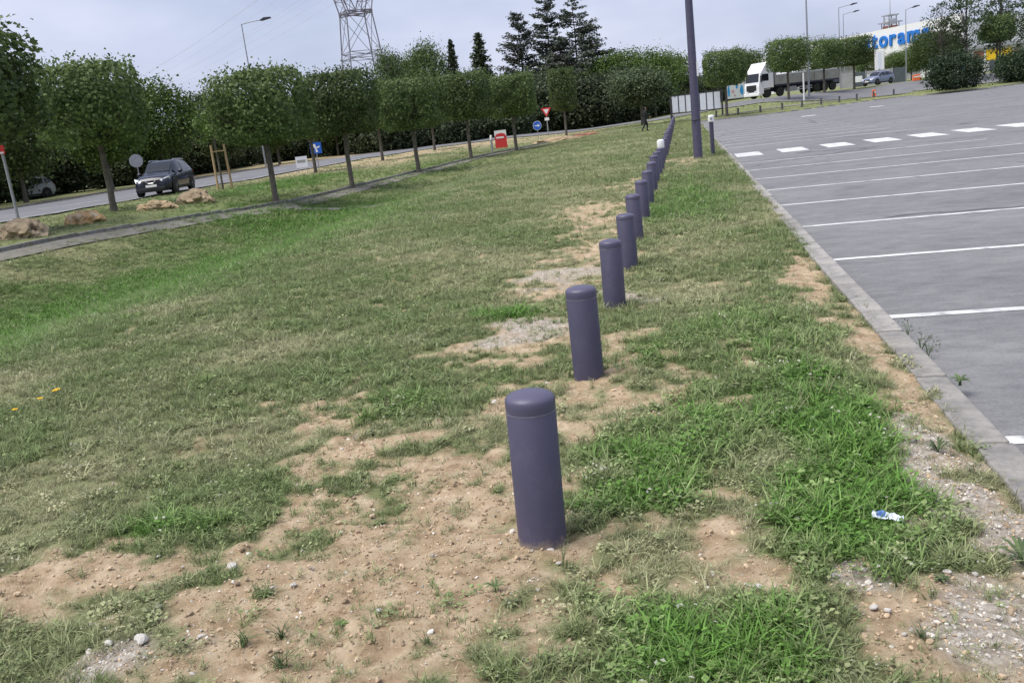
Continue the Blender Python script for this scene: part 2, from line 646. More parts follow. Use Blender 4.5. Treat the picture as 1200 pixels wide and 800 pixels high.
def add_cracks(m, scale, width, col):
    t = m.node_tree
    p, src = base_input(m)
    c = node(t, 'ShaderNodeTexCoord')
    n = node(t, 'ShaderNodeTexNoise')
    n.inputs['Scale'].default_value = 1.3
    n.inputs['Detail'].default_value = 6
    t.links.new(c.outputs['Object'], n.inputs['Vector'])
    mxv = node(t, 'ShaderNodeMix', data_type='RGBA')
    mxv.inputs['Factor'].default_value = .35
    t.links.new(c.outputs['Object'], mxv.inputs['A']); t.links.new(n.outputs['Color'], mxv.inputs['B'])
    v = node(t, 'ShaderNodeTexVoronoi', feature='DISTANCE_TO_EDGE')
    v.inputs['Scale'].default_value = scale
    t.links.new(mxv.outputs['Result'], v.inputs['Vector'])
    lt = node(t, 'ShaderNodeMath', operation='LESS_THAN')
    lt.inputs[1].default_value = width
    t.links.new(v.outputs['Distance'], lt.inputs[0])
    n2 = node(t, 'ShaderNodeTexNoise')
    n2.inputs['Scale'].default_value = .35
    t.links.new(c.outputs['Object'], n2.inputs['Vector'])
    g = node(t, 'ShaderNodeMath', operation='GREATER_THAN')
    g.inputs[1].default_value = .52
    t.links.new(n2.outputs['Fac'], g.inputs[0])
    mu = node(t, 'ShaderNodeMath', operation='MULTIPLY')
    t.links.new(lt.outputs[0], mu.inputs[0]); t.links.new(g.outputs[0], mu.inputs[1])
    m2 = node(t, 'ShaderNodeMath', operation='MULTIPLY')
    m2.inputs[1].default_value = .7
    t.links.new(mu.outputs[0], m2.inputs[0])
    x = node(t, 'ShaderNodeMix', data_type='RGBA')
    t.links.new(m2.outputs[0], x.inputs['Factor']); t.links.new(src, x.inputs['A'])
    x.inputs['B'].default_value = tuple(col) + (1,)
    t.links.new(x.outputs['Result'], p.inputs['Base Color'])


add_foot_dirt(M['bollard'], (.24, .19, .15), .075)
add_object_tone(M['bollard'], .86, 1.16)
add_object_tone(M['kerb'], .78, 1.12)
add_object_tone(M['kerb_b'], .75, 1.15)
add_cracks(M['lot'], .22, .006, (.04, .04, .042))

# ------------------------------------------------------------------ ground cover masks (world ellipses: x, y, rx, ry, rotation, strength)
SOIL = [(-1.05, 2.78, .85, .55, -.15, 1.2), (-1.3, 2.35, .75, .32, 0, 1.0), (-1.05, 3.6, .5, .55, .3, .75), (-1.6, 3.2, .4, .45, 0, .6),
        (-.65, 4.9, .5, .55, 0, .8), (-.6, 3.05, .36, .28, 0, 1.1), (-1.3, 6.5, .55, .75, 0, .9), (-1.45, 8.5, .4, .6, 0, .7), (-.5, 6.0, .35, .7, 0, .6),
        (-1.5, 14.3, .8, 2.2, 0, .85), (-1.1, 11, .5, 1.4, 0, .6), (-2.1, 4.85, .42, .38, .4, .9), (-1.75, 4.3, .3, .4, 0, .75), (-2.5, 2.85, .5, .22, .2, .95),
        (1.0, 5.9, .16, .9, 0, 1.), (1.02, 8.1, .24, 1.4, 0, 1.0), (1.05, 11.5, .15, 1.2, 0, .6), (.1, 3.5, .14, .16, 0, .9), (0, 3.15, .12, .1, 0, .9), (.2, 4.6, .3, .2, 0, .5),
        (1.06, 4.6, .15, .8, 0, 1.0), (1.02, 3.3, .2, 1.0, 0, 1.3), (.7, 2.45, .42, .36, 0, 1.0), (-.05, 26.3, .55, 1.8, 0, 1.1), (-.4, 27.2, .6, 1.2, 0, .8),
        (.3, 7.2, .3, .5, 0, .4), (-3.4, 5.5, .6, .25, .3, .4), (-.1, 5.3, .5, .4, 0, .55), (-.95, 20, .5, 2, 0, .5), (.05, 2.9, .3, .35, 0, .55)]
GRAVEL = [(-1.35, 6.75, .48, .65, 0, .8), (1.0, 3.2, .2, 1.0, 0, 1.2), (.85, 2.5, .25, .4, 0, .9), (-1.9, 2.25, .36, .15, .3, .8), (-2.45, 2.15, .3, .12, 0, .8),
          (-.6, 7.9, .5, .9, 0, .55), (.55, 2.9, .2, .3, 0, .5), (-1.5, 8.8, .5, .6, 0, .5), (-.6, 2.75, .3, .2, 0, .45), (-1.2, 9.3, .6, .5, 0, .5), (.1, 9.3, .5, .6, 0, .35)]
LUSH = [(.62, 4.2, .38, .75, 0, 1.2), (.55, 3.35, .34, .42, 0, 1.2), (.0, 2.4, .32, .3, 0, 1.1), (-.15, 3.75, .4, .5, 0, .9), (-1.5, 7.25, .3, .3, 0, 1.1), (-2.35, 3.25, .22, .1, 0, .9),
        (-9.4, 15, 3.2, 9, 0, 1.05), (-11, 26, 2.2, 7, 0, .7), (-12, 28, 4, 6, 0, .8), (.45, 6, .4, 1.0, 0, .55), (0, 4.3, .5, .5, 0, .5), (-.1, 15, .8, 4, 0, .55), (-1.7, 4.9, .3, .3, 0, .6), (-13, 45, 2, 10, 0, .5),
        (-.1, 5.6, .4, .5, 0, .4), (-18, 38, 3, 8, 0, .8)]


SPARSE = [(-1.15, 3.5, 1.0, 1.3, 0, 1.), (-1.2, 6.0, .8, 2.2, 0, .9), (-1.2, 9.5, .7, 2.5, 0, .85), (-1.3, 14, .7, 3.2, 0, .8), (-.45, 5, .5, 1.6, 0, .7), (-2.2, 2.9, .9, .6, 0, .9), (-1.9, 4.4, .7, .8, 0, .8),
          (.95, 7, .35, 3, 0, .9), (.2, 3.0, .5, .5, 0, .6), (.5, 5.5, .5, .5, 0, .4), (-.5, 8, .5, 1.5, 0, .6), (-1.0, 20, .6, 4, 0, .7), (.75, 2.5, .6, .6, 0, .8), (.1, 9, .8, 2, 0, .45)]


def field(lst, X, Y):
    wx = X + (fbm(X * 2.2, Y * 2.2, 3, 21) - .5) * .55
    wy = Y + (fbm(X * 2.2 + 9, Y * 2.2, 3, 33) - .5) * .55
    o = np.zeros_like(X)
    for x, y, rx, ry, a, s in lst:
        c, sn = math.cos(a), math.sin(a)
        dx, dy = wx - x, wy - y
        q = ((dx * c + dy * sn) / rx) ** 2 + ((-dx * sn + dy * c) / ry) ** 2
        o = np.maximum(o, s * np.exp(-q ** 1.5 * .8))
    return o


def cover(X, Y):
    X, Y = np.asarray(X, float), np.asarray(Y, float)
    n = fbm(X * 3.2, Y * 3.2, 4, 3)
    n2 = fbm(X * .5, Y * .5, 3, 17)
    s = field(SOIL, X, Y)
    gr = field(GRAVEL, X, Y)
    lu = field(LUSH, X, Y)
    s = s + .22 * sm((n2 - .55) / .14) * (Y < 60) * (X > -6)
    nf = fbm(X * 11, Y * 11, 3, 29)
    sp = field(SPARSE, X, Y) * (1 - .8 * np.clip(lu, 0, 1))
    nm = fbm(X * 6.3 + 4, Y * 6.3, 3, 47)
    soil = sm((s * .85 + .45 * sp + (n - .5) * 1.2 + (nm - .5) * 1.3 + (nf - .5) * 1.4 - .36) / .7)
    grav = sm((gr + (n - .5) * 1.2 - .4) / .35)
    lush = np.clip(lu + (n - .5) * .8, 0, 1)
    # dry tan verges beyond the clipped row and along the far road
    dry = sm((-X - 15.5) / 2) * sm((X + 43) / 2) * sm((Y - 42) / 14) * .75 * (n2 > .35) + sm((Y - 66) / 8) * sm((-X - 4) / 6) * .5
    soil = np.maximum(soil, np.clip(dry + (n - .5) * .5, 0, .8) * (Y > 35))
    return soil, lush, grav


# ------------------------------------------------------------------ ground sheet
def axis(*segs):
    out = [np.array([segs[0][0]])]
    for a, b, st in segs:
        n = max(1, int(round((b - a) / st)))
        out.append(np.linspace(a, b, n + 1)[1:])
    return np.concatenate(out)


gx = axis((-3000, -200, 400), (-200, -60, 10), (-60, -26, 1.4), (-26, -6, .3), (-6, -3, .08), (-3, 1.2, .035), (1.2, 1.28, .04), (1.28, 40, 1.2), (40, 200, 10), (200, 3000, 400))
gy = axis((-400, -10, 60), (-10, 1.2, 1.4), (1.2, 6, .035), (6, 12, .07), (12, 40, .25), (40, 81, 1.), (81, 104, .25), (104, 160, 2), (160, 300, 12), (300, 4500, 400))
XX, YY = np.meshgrid(gx, gy, indexing='ij')
so_, lu_, gr_ = cover(XX, YY)
ZZ = Zt(XX, YY)
near = (YY < 14) & (XX < 1.3) & (XX > -7) & (YY > 1)
ZZ = ZZ + near * so_ * ((fbm(XX * 9, YY * 9, 4, 71) - .5) * .05 + np.maximum(fbm(XX * 22, YY * 22, 2, 91) - .55, 0) * .06)
ul = under_lot(XX, YY)
ZZ = ZZ * (1 - ul) - .14 * ul
nx, ny = len(gx), len(gy)
me = bpy.data.meshes.new('ground')
vs = np.stack([XX, YY, ZZ], -1).reshape(-1, 3)
ii = np.arange(nx * ny).reshape(nx, ny)
q = np.stack([ii[:-1, :-1], ii[1:, :-1], ii[1:, 1:], ii[:-1, 1:]], -1).reshape(-1, 4)
me.vertices.add(len(vs)); me.vertices.foreach_set('co', vs.ravel())
me.loops.add(q.size); me.loops.foreach_set('vertex_index', q.ravel())
me.polygons.add(len(q))
me.polygons.foreach_set('loop_start', np.arange(0, q.size, 4))
me.polygons.foreach_set('use_smooth', np.ones(len(q), bool))
ca = me.color_attributes.new('cover', 'FLOAT_COLOR', 'POINT')
ca.data.foreach_set('color', np.stack([so_, lu_, gr_, np.ones_like(so_)], -1).reshape(-1, 4).ravel().astype(np.float32))
me.materials.append(M['ground'])
me.update(calc_edges=True)
me.validate()
tag(link('ground', me), kind='structure')

# ------------------------------------------------------------------ parking lot, markings, kerbs
b = MB()
xs = sorted(set(list(np.linspace(1.27, 60, 50)) + [13., 18., 20.8, 22., 26., 34.] + [80, 110, 140]))
for x0, x1 in zip(xs[:-1], xs[1:]):
    b.add([(x0, -12, 0), (x1, -12, 0), (x1, yfar(x1) + .1, 0), (x0, yfar(x0) + .1, 0)], [(0, 1, 2, 3)])
lot = tag(b.obj('parking_lot', M['lot']), kind='structure')


def rect(name, x0, x1, y0, y1, par, z=.004):
    m_ = MB()
    m_.add([(x0, y0, z), (x1, y0, z), (x1, y1, z), (x0, y1, z)], [(0, 1, 2, 3)])
    return m_.obj(name, M['paint'], par)


for i in range(-1, 9):
    y = 4.19 + 2.5 * i
    rect('bay_line', 1.33, 7.2, y - .05, y + .05, lot)
for i in range(20):
    y = 32.6 + 2.5 * i
    rect('bay_line', 1.4, 7.2 + .1 * random.random(), y - .065, y + .065, lot)
for i in range(12):
    x = 1.42 + 1.27 * i
    rect('crossing_stripe', x, x + .74, 27.0 + .13 * i, 28.9 + .13 * i, lot)
p1, p2 = G(948, 136, 0), G(1028, 125, 0)
for p in (p1, p2):
    m_ = MB()
    m_.add([(p[0] - .45, p[1] - .4, .004), (p[0] + .45, p[1] - .4, .004), (p[0] + .45, p[1] + .9, .004), (p[0] - .45, p[1] + .9, .004)], [(0, 1, 2, 3)])
    m_.obj('painted_mark', M['paint'], lot)

KS = MB().box((-.082, -.490, -.2), (.082, .490, .08)).mesh('kerb_stone', M['kerb'])
KS2 = MB().box((-.07, -.495, -.2), (.07, .495, .10)).mesh('kerb_stone', M['kerb_b'])


def kerb_line(par, pts, mesh, off=0, limit=290, zf=None, bev=.012):
    P = [np.array(p, float) for p in pts]
    k = 0
    for a, c in zip(P[:-1], P[1:]):
        d = c - a
        ln = np.linalg.norm(d)
        n = max(1, int(round(ln)))
        for i in range(n):
            p = a + d * (i + .5) / n
            o = link('kerb_stone', mesh, par, bev)
            z = zf(p[0], p[1]) if zf else 0
            o.location = (p[0] + random.uniform(-.006, .006), p[1], z + random.uniform(-.008, .008))
            o.rotation_euler = (random.uniform(-.006, .006), random.uniform(-.01, .01), math.atan2(-d[0], d[1]) + random.uniform(-.008, .008))
            o.scale = (1, ln / n, 1)
            k += 1
    return k


kb = thing('kerb', (0, 0, 0), kind='structure')
kerb_line(kb, [(1.222, -3), (1.222, 83)], KS)
kb2 = thing('kerb', (0, 0, 0), kind='structure')
kerb_line(kb2, [(x, y + .12) for x, y in YF[1:10]], KS)

# path and edging kerb along the clipped row, and the road
PATH = np.array([(-16.0, -20), (-16.0, 16), (-15.9, 21), (-15, 26), (-14.3, 31), (-13.9, 38), (-13.4, 45), (-12.5, 52), (-10.8, 60), (-8.2, 68), (-5.0, 76), (-2.4, 82.5), (1, 86.5), (6, 88), (12, 92.5), (18, 98)], float)


def resample(P, st):
    P = np.array(P, float)
    for _ in range(3):                    # corner cutting
        Q = [P[0]]
        for a, c in zip(P[:-1], P[1:]):
            Q += [a * .75 + c * .25, a * .25 + c * .75]
        P = np.array(Q + [P[-1]])
    s = np.r_[0, np.cumsum(np.linalg.norm(np.diff(P, axis=0), axis=1))]
    t = np.arange(0, s[-1], st)
    return np.stack([np.interp(t, s, P[:, 0]), np.interp(t, s, P[:, 1])], 1)


def ribbon(name, P, w0, w1, m, dz, cols=4, par=None):
    T = np.gradient(P, axis=0)
    T /= np.linalg.norm(T, axis=1)[:, None]
    N = np.stack([T[:, 1], -T[:, 0]], 1)
    b = MB()
    vs = []
    for k in range(cols + 1):
        w = w0 + (w1 - w0) * k / cols
        Q = P + N * w
        vs.append(np.c_[Q, Zt(Q[:, 0], Q[:, 1], False) + dz])
    vs = np.array(vs)
    n = len(P)
    fs = [(k * n + i, k * n + i + 1, (k + 1) * n + i + 1, (k + 1) * n + i) for k in range(cols) for i in range(n - 1)]
    b.add(vs.reshape(-1, 3), fs)
    return b.obj(name, m, par, smooth=60)


PP = resample(PATH, 1.0)
tag(ribbon('path', PP, .07, .8, M['path'], .035), kind='structure')
kb3 = thing('kerb', (0, 0, 0), kind='structure')
PK = PP[(PP[:, 1] > 8) & (PP[:, 1] < 66)]
kerb_line(kb3, [tuple(p) for p in resample(PK, 1.0)], KS2, zf=lambda x, y: float(Zt(np.array([x]), np.array([y]), False)[0]) + .02)
# a thin worn gravel track crossing the hollow
TR = resample([tuple(G(u, v, -.45)[:2]) for u, v in ((345, 247), (380, 242), (450, 235), (520, 227), (590, 216))], .7)
tag(ribbon('path', TR, -.25, .28, M['path'], .05, 2), kind='structure')

ROAD = resample([(-31, -60), (-31, 20), (-31, 60), (-30, 78), (-25, 92), (-14, 98.5), (0, 99.5), (20, 101), (60, 106), (130, 116)], 1.5)
road = tag(ribbon('road', ROAD, -5.6, 5.6, M['road'], .06, 8), kind='structure')


def lane(off, i0, i1, gap, w=.14):
    for i in range(i0, i1, gap):
        ribbon('lane_line', ROAD[i:i + max(3, gap - 1)] if gap > 4 else ROAD[i:i + 3], off - w / 2, off + w / 2, M['paint'], .068, 1, road)


lane(1.2, 30, 110, 5)
lane(5.3, 30, 120, 40, .12)
kb4 = thing('kerb', (0, 0, 0), kind='structure')
kerb_line(kb4, [(-36.9, y) for y in range(20, 80, 1)], KS2, zf=lambda x, y: zt(x, y) + .05)


# ------------------------------------------------------------------ bollards
def bollard_meshes(h, r):
    sh = MB().lathe([(r, -.12), (r, .0), (r, h - .075), (r * .97, h - .07)], 32).mesh('shaft', M['bollard'], 40)
    se = MB().lathe([(r * 1.004, h - .0735), (r * 1.006, h - .0705), (r * 1.004, h - .068)], 32).mesh('seam', M['seam'], 40)
    cp = [(r * 1.0, h - .068), (r * 1.01, h - .045), (r * 1.0, h - .028)] + [(r * math.cos(a), h - .028 + .032 * math.sin(a)) for a in np.linspace(.25, 1.45, 6)] + [(0.0, h + .004)]
    ca_ = MB().lathe(cp, 32).mesh('cap', M['bollard_cap'], 50)
    return sh, se, ca_


B1 = bollard_meshes(.60, .0925)
ordn = ['first', 'second', 'third', 'fourth', 'fifth', 'sixth', 'seventh', 'eighth', 'ninth', 'tenth', 'eleventh']
by = [3.08, 5.22, 7.36, 9.25, 11.2, 13.25, 15.3, 17.35, 19.4, 21.45, 23.5, 25.7]
while len(by) < 37:
    by.append(by[-1] + 2.05)
for i, y in enumerate(by):
    x = -.645 + (-.02 if i else .03) - .004 * max(0, y - 30) + random.uniform(-.015, .015)
    if i == 0:
        lab = 'purple-grey steel bollard standing on bare sand at the open end of its row'
    elif i < 11:
        lab = f'{ordn[i]} purple-grey bollard from the bare sandy end of the long row'
    elif i == 11:
        lab = 'bollard with a bright white top in the long purple-grey row'
    else:
        lab = 'purple-grey bollard in the tightly overlapping stretch of the row beyond the white-topped one'
    t = thing('bollard', (x, y, zt(x, y) - (0 if i == 0 else .03)), random.random(), lab, 'bollard', 'bollards in the long row on the grass')
    t.rotation_euler = (random.uniform(-.022, .022), random.uniform(-.022, .022), random.random() * 6)
    link('shaft', B1[0], t); link('seam', B1[1], t)
    if i == 11:
        cp = [(.0945, .5), (.1, .515), (.1, .66), (.092, .7), (.06, .725), (0, .732)]
        MB().lathe(cp, 32).obj('cap', M['white'], t, smooth=40)
    else:
        link('cap', B1[2], t)

B2s = MB().lathe([(.085, -.1), (.085, .53)], 16).mesh('shaft', M['bollard_far'], 40)
B2c = MB().lathe([(.087, .53), (.087, .57), (.05, .6), (0, .61)], 16).mesh('cap', M['bollard_far'], 40)
sx = -1.0
for k in range(14):
    x = sx + 1.9 * k
    if 20 < x < 29: continue
    y = float(yfar(x)) + 1.0
    t = thing('bollard', (x, y, zt(x, y)), 0, 'short dark bollard on the grass strip edging the far side of the car park', 'bollard', 'dark bollards along the far grass strip')
    link('shaft', B2s, t); link('cap', B2c, t)

# ------------------------------------------------------------------ lamp post, white-headed post, notice panels
x, y = .33, 27.1
t = thing('lamp_post', (x, y, zt(x, y)), 0, 'tall purple-grey lamp post standing in the grass beside the car park kerb', 'lamp post')
MB().lathe([(.135, -.2), (.13, 0), (.127, .9), (.10, 5.0), (.07, 9.2)], 20).obj('pole', M['bollard'], t, smooth=40)
MB().tube([(0, 0, 9.1), (.5, 0, 9.45), (1.1, 0, 9.55)], .04, 8).obj('arm', M['bollard'], t, smooth=40)
MB().box((1.0, -.14, 9.48), (1.6, .14, 9.6)).obj('lamp_head', M['galv'], t, bevel=.02)
MB().lathe([(.132, 1.08), (.134, 1.085), (.134, 1.115), (.132, 1.12)], 20).obj('strap', M['darkmetal'], t)
MB().box((.1, -.12, 2.3), (.15, -.09, 2.7)).obj('plate', M['offwhite'], t)
t2 = MB().tube([(-.02, -.13, 1.1), (-.12, -.17, 1.09)], .02, 6).obj('strap_end', M['darkmetal'], t)
x, y = .78, 28.1
t = thing('marker_post', (x, y, zt(x, y)), 0, 'slim grey post with a white head beside the lamp post', 'post')
MB().lathe([(.062, -.1), (.062, .96)], 16).obj('shaft', M['bollard'], t, smooth=40)
MB().lathe([(.066, .96), (.09, .985), (.09, 1.13), (.06, 1.16), (0, 1.165)], 16).obj('head', M['white'], t, smooth=40)
MB().box((-.03, -.098, 1.03), (.03, -.088, 1.09)).obj('reflector', M['galv'], t)

xa, ya = D(786, 84)
xb, yb = D(846, 82)
t = thing('notice_board', (xa, ya, zt(xa, ya)), math.atan2(yb - ya, xb - xa), 'long row of blank white notice panels in a dark frame by the road', 'notice board')
ln = math.hypot(xb - xa, yb - ya)
for s in (0, ln):
    zb_ = zt(xa + (xb - xa) * s / ln, ya + (yb - ya) * s / ln) - zt(xa, ya)
    MB().box((s - .07, -.07, zb_ - .3), (s + .07, .07, 2.35)).obj('post', M['darkmetal'], t)
pw = (ln - .2) / 7
for k in range(7):
    x0 = .1 + pw * k
    MB().box((x0 + .05, -.03, .72), (x0 + pw - .05, .03, 2.2)).obj('panel', M['panel'], t)
    if k:
        MB().box((x0 - .045, -.045, .66), (x0 + .045, .045, 2.26)).obj('mullion', M['darkmetal'], t)
MB().box((.08, -.05, 2.22), (ln - .08, .05, 2.3)).obj('top_rail', M['darkmetal'], t)
MB().box((.08, -.05, .6), (ln - .08, .05, .68)).obj('bottom_rail', M['darkmetal'], t)


# ------------------------------------------------------------------ foliage and trees
def leaf_arrays(C, L_, Wd, r, out=None, bias=0.):
    n = len(C)
    a = r.normal(size=(n, 3))
    a /= np.linalg.norm(a, axis=1)[:, None]
    b_ = r.normal(size=(n, 3))
    if out is not None:                   # leaf planes lean to face outwards
        nn = b_ * (1 - bias) + out * bias * 1.6
        nn /= np.linalg.norm(nn, axis=1)[:, None]
        a = a - (a * nn).sum(1)[:, None] * nn
        a /= np.linalg.norm(a, axis=1)[:, None] + 1e-9
        b_ = np.cross(nn, a)
    else:
        b_ = b_ - (b_ * a).sum(1)[:, None] * a
        b_ /= np.linalg.norm(b_, axis=1)[:, None]
        nn = np.cross(a, b_)
    ls = (L_ * r.uniform(.7, 1.3, n))[:, None]
    ws = (Wd * r.uniform(.7, 1.3, n))[:, None]
    V = np.stack([C - a * ls * .5, C + b_ * ws * .5 + nn * ws * .15, C + a * ls * .5, C - b_ * ws * .5 + nn * ws * .15], 1)
    return V.reshape(-1, 3)


def quads_mesh(name, V, m):
    n = len(V) // 4
    me = bpy.data.meshes.new(name)
    me.vertices.add(n * 4); me.vertices.foreach_set('co', V.astype(np.float32).ravel())
    me.loops.add(n * 4); me.loops.foreach_set('vertex_index', np.arange(n * 4))
    me.polygons.add(n); me.polygons.foreach_set('loop_start', np.arange(0, n * 4, 4))
    me.materials.append(m)
    me.update(calc_edges=True)
    return me


def box_crown(name, hx, hy, hz, n, leaf, seed, m, power=4.5, z0=0.):
    """Clipped crown: leaves through a rounded box, thick near its faces, with loose shoots above."""
    r = np.random.default_rng(seed)
    d = r.normal(size=(n, 3))
    d /= np.linalg.norm(d, axis=1)[:, None]
    rad = (np.abs(d) ** power).sum(1) ** (-1 / power)
    lump = fbm(d[:, 0] * 3 + 7 + d[:, 2] * 2, d[:, 1] * 3 + 3 - d[:, 2], 3, seed)
    depth = 1 - np.abs(r.normal(0, .12, n)) - (r.random(n) < .25) * r.random(n) * .5
    s = rad * depth * (.84 + .27 * lump)
    C = d * s[:, None] * np.array([hx, hy, hz])
    keep = vnoise(C[:, 0] * 2.1 + 50, C[:, 2] * 2.1 + C[:, 1] * 1.7 + 50, seed) > .2
    C, d = C[keep], d[keep]
    C[:, 2] += hz + z0
    V = [leaf_arrays(C, leaf, leaf * .7, r, d, .55)]
    k = 130
    for _ in range(k):                    # shoots
        px, py = r.uniform(-hx, hx) * .95, r.uniform(-hy, hy) * .95
        h = abs(r.normal(0, .13)) + .03
        m_ = r.integers(3, 7)
        base = np.array([px, py, z0 + 2 * hz * .93])
        q = base + np.outer(np.linspace(0, 1, m_), [r.normal(0, .12), r.normal(0, .12), h + .15]) + r.normal(0, .03, (m_, 3))
        V.append(leaf_arrays(q, leaf * .8, leaf * .55, r))
    return quads_mesh(name, np.concatenate(V), m)


def clump_crown(name, rx, ry, rz, nclump, per, cl, leaf, seed, m, z0=0., hollow=.35, flat=0.):
    r = np.random.default_rng(seed)
    d = r.normal(size=(nclump, 3))
    d /= np.linalg.norm(d, axis=1)[:, None]
    rad = hollow + (1 - hollow) * r.random(nclump) ** .5
    c = d * rad[:, None] * np.array([rx, ry, rz])
    c[:, 2] += rz + z0
    V = []
    for i in range(nclump):
        sz = cl * r.uniform(.6, 1.25)
        P = c[i] + r.normal(size=(per, 3)) * np.array([sz, sz, sz * (.75 - flat)])
        o = P - c[i]
        o /= np.linalg.norm(o, axis=1)[:, None] + 1e-9
        V.append(leaf_arrays(P, leaf, leaf * .65, r, o * .6 + np.array([0, 0, .6]), .5))
    V = np.concatenate(V)
    V[:, 2] = np.maximum(V[:, 2], -.05)
    return quads_mesh(name, V, m), c


def trunk_mesh(name, h, r0, r1, m, seed, limbs=(), lean=.0):
    r = random.Random(seed)
    b = MB()
    pts, rs = [], []
    for i in range(7):
        f = i / 6
        pts.append((r.uniform(-.03, .03) * f * h * .5 + lean * f, r.uniform(-.03, .03) * f * h * .5, -.25 + (h + .25) * f))
        rs.append((r0 * (1.35 if i == 0 else 1) * (1 - f) + r1 * f))
    b.tube(pts, rs, 10)
    for c, rr in limbs:
        s = np.array([0, 0, h * r.uniform(.72, .98)])
        c = np.array(c)
        mid = s * .5 + c * .5 + np.array([0, 0, -.12 * np.linalg.norm(c - s)])
        b.tube([s, mid, c], [rr, rr * .7, rr * .25], 6)
    return b.mesh(name, m, 60)


def conifer_mesh(name, h, r_base, levels, m, seed, sparse=1., up=.15, z0=1.0, leaf=.5, profile=1.0):
    r = np.random.default_rng(seed)
    P, A = [], []
    limbs = []
    for k in range(levels):
        f = (k + r.random()) / levels
        z = z0 + (h - z0) * f
        ln = r_base * (1 - f) ** profile * r.uniform(.75, 1.15) + .12
        for j in range(int(4 + 3 * r.random())):
            if r.random() > sparse: continue
            an = r.random() * 6.283
            l2 = ln * r.uniform(.6, 1.1)
            n = max(4, int(l2 * 7))
            tt = np.sqrt(np.linspace(.06, 1, n))
            rise = up * l2
            sp = np.c_[np.cos(an) * l2 * tt, np.sin(an) * l2 * tt, z + rise * tt ** 2 - .22 * l2 * tt * (1 - tt) * 1.5]
            limbs.append((z, sp[0], sp[-1], .03 + .012 * l2))
            for q in range(3):
                P.append(sp + r.normal(0, .1 + .05 * l2, sp.shape) * np.array([1, 1, .45]))
                A.append(np.tile([np.cos(an), np.sin(an), .1 + up], (n, 1)) + r.normal(0, .5, (n, 3)))
    P, A = np.concatenate(P), np.concatenate(A)
    A /= np.linalg.norm(A, axis=1)[:, None]
    n = len(P)
    B_ = np.cross(A, r.normal(size=(n, 3)) * .5 + np.array([0, 0, 1]))
    B_ /= np.linalg.norm(B_, axis=1)[:, None]
    l_ = (leaf * r.uniform(.6, 1.3, n))[:, None]
    w_ = (leaf * .3 * r.uniform(.6, 1.3, n))[:, None]
    V = np.stack([P - A * l_ * .5, P + B_ * w_, P + A * l_ * .5 - np.array([0, 0, .08]), P - B_ * w_], 1).reshape(-1, 3)
    return quads_mesh(name, V, m), limbs


def conifer_trunk(name, h, r0, limbs, m):
    b = MB()
    b.tube([(0, 0, -.3), (0.05, 0, h * .3), (-.04, .03, h * .65), (0, 0, h)], [r0 * 1.2, r0 * .85, r0 * .45, .03], 8)
    for z, a, e, rr in limbs:
        b.tube([(0, 0, z), tuple(e * .6 + np.array([0, 0, z]) * .4 - np.array([0, 0, .1])), tuple(e)], [rr, rr * .6, .012], 4, cap=False)
    return b.mesh(name, m, 60)


def tree(name, x, y, crown, trunk, label, group=None, rz=None, s=1., sz=None, cat='tree', dz=0.):
    t = thing(name, (x, y, zt(x, y) + dz), random.random() * 6.28 if rz is None else rz, label, cat, group)
    t.scale = (s, s, sz or s)
    link('crown', crown, t)
    if trunk: link('trunk', trunk, t)
    return t


BC = [box_crown('crown', 1.52, 1.52, 1.22, 11500, .135, 100 + k, M['leaf'], 7, z0=2.15) for k in range(5)]
lim = [((sx_ * 1.1, sy_ * 1.0, 3.2 + .4 * ((sx_ + sy_) % 2)), .045) for sx_ in (-1, 0, 1) for sy_ in (-1, 0, 1)]
BT = [trunk_mesh('trunk', 3.0, .11, .085, M['bark'], k, lim) for k in range(3)]
row_a = [(323, 232, 'clipped box-headed tree just past the staked sapling', 1.0),
         (412, 213, 'clipped box-headed tree beside the blue square sign', 1.0),
         (490, 196, 'clipped box-headed tree between the blue square sign and the red board', 1.02),
         (552, 183, 'clipped box-headed tree next but one before the red and white board', 1.02),
         (605, 174, 'clipped box-headed tree right beside the red and white board', 1.0)]
for k, (u, v, lab, s) in enumerate(row_a):
    p = G(u, v, .02 + .03 * k)
    tree('clipped_tree', p[0], p[1], BC[k % 5], BT[k % 3], lab, 'clipped trees along the path', rz=.05 * k + (0, 1.57, 3.14, 4.71, 1.57)[k], s=s * (1.03, .96, 1.0, .97, 1.04)[k], sz=s * (1.0, 1.03, .97, 1.03, 1.0)[k])
row_b = [(-20.0, 22.0, 'large clipped tree leaning over the pole with the red top', 1.65),
         (-20.7, 29.9, 'clipped tree growing between the orange rock and the brown rock', 1.14),
         (-20.9, 49.4, 'clipped tree on the verge in front of the white poster', .92),
         (-20.4, 60, 'clipped tree on the verge behind the path row, beyond the white poster', 1.0),
         (-20.1, 72.5, 'clipped tree on the verge nearest the dark conifer wood', 1.0)]
for k, (x, y, lab, s) in enumerate(row_b):
    tree('clipped_tree', x, y, BC[(k + 3) % 5], BT[(k + 1) % 3], lab, 'clipped trees along the road verge', rz=.3 + .1 * k, s=s, sz=1.24 if k == 0 else None)
# slim clipped tree by the triangle sign
SCm = box_crown('crown', 1.2, 1.2, 1.75, 5500, .17, 140, M['leaf'], z0=2.1)
x, y = D(662, 77)
tree('clipped_tree', x, y, SCm, BT[0], 'slim upright clipped tree beside the triangular give-way sign', None, rz=.2)
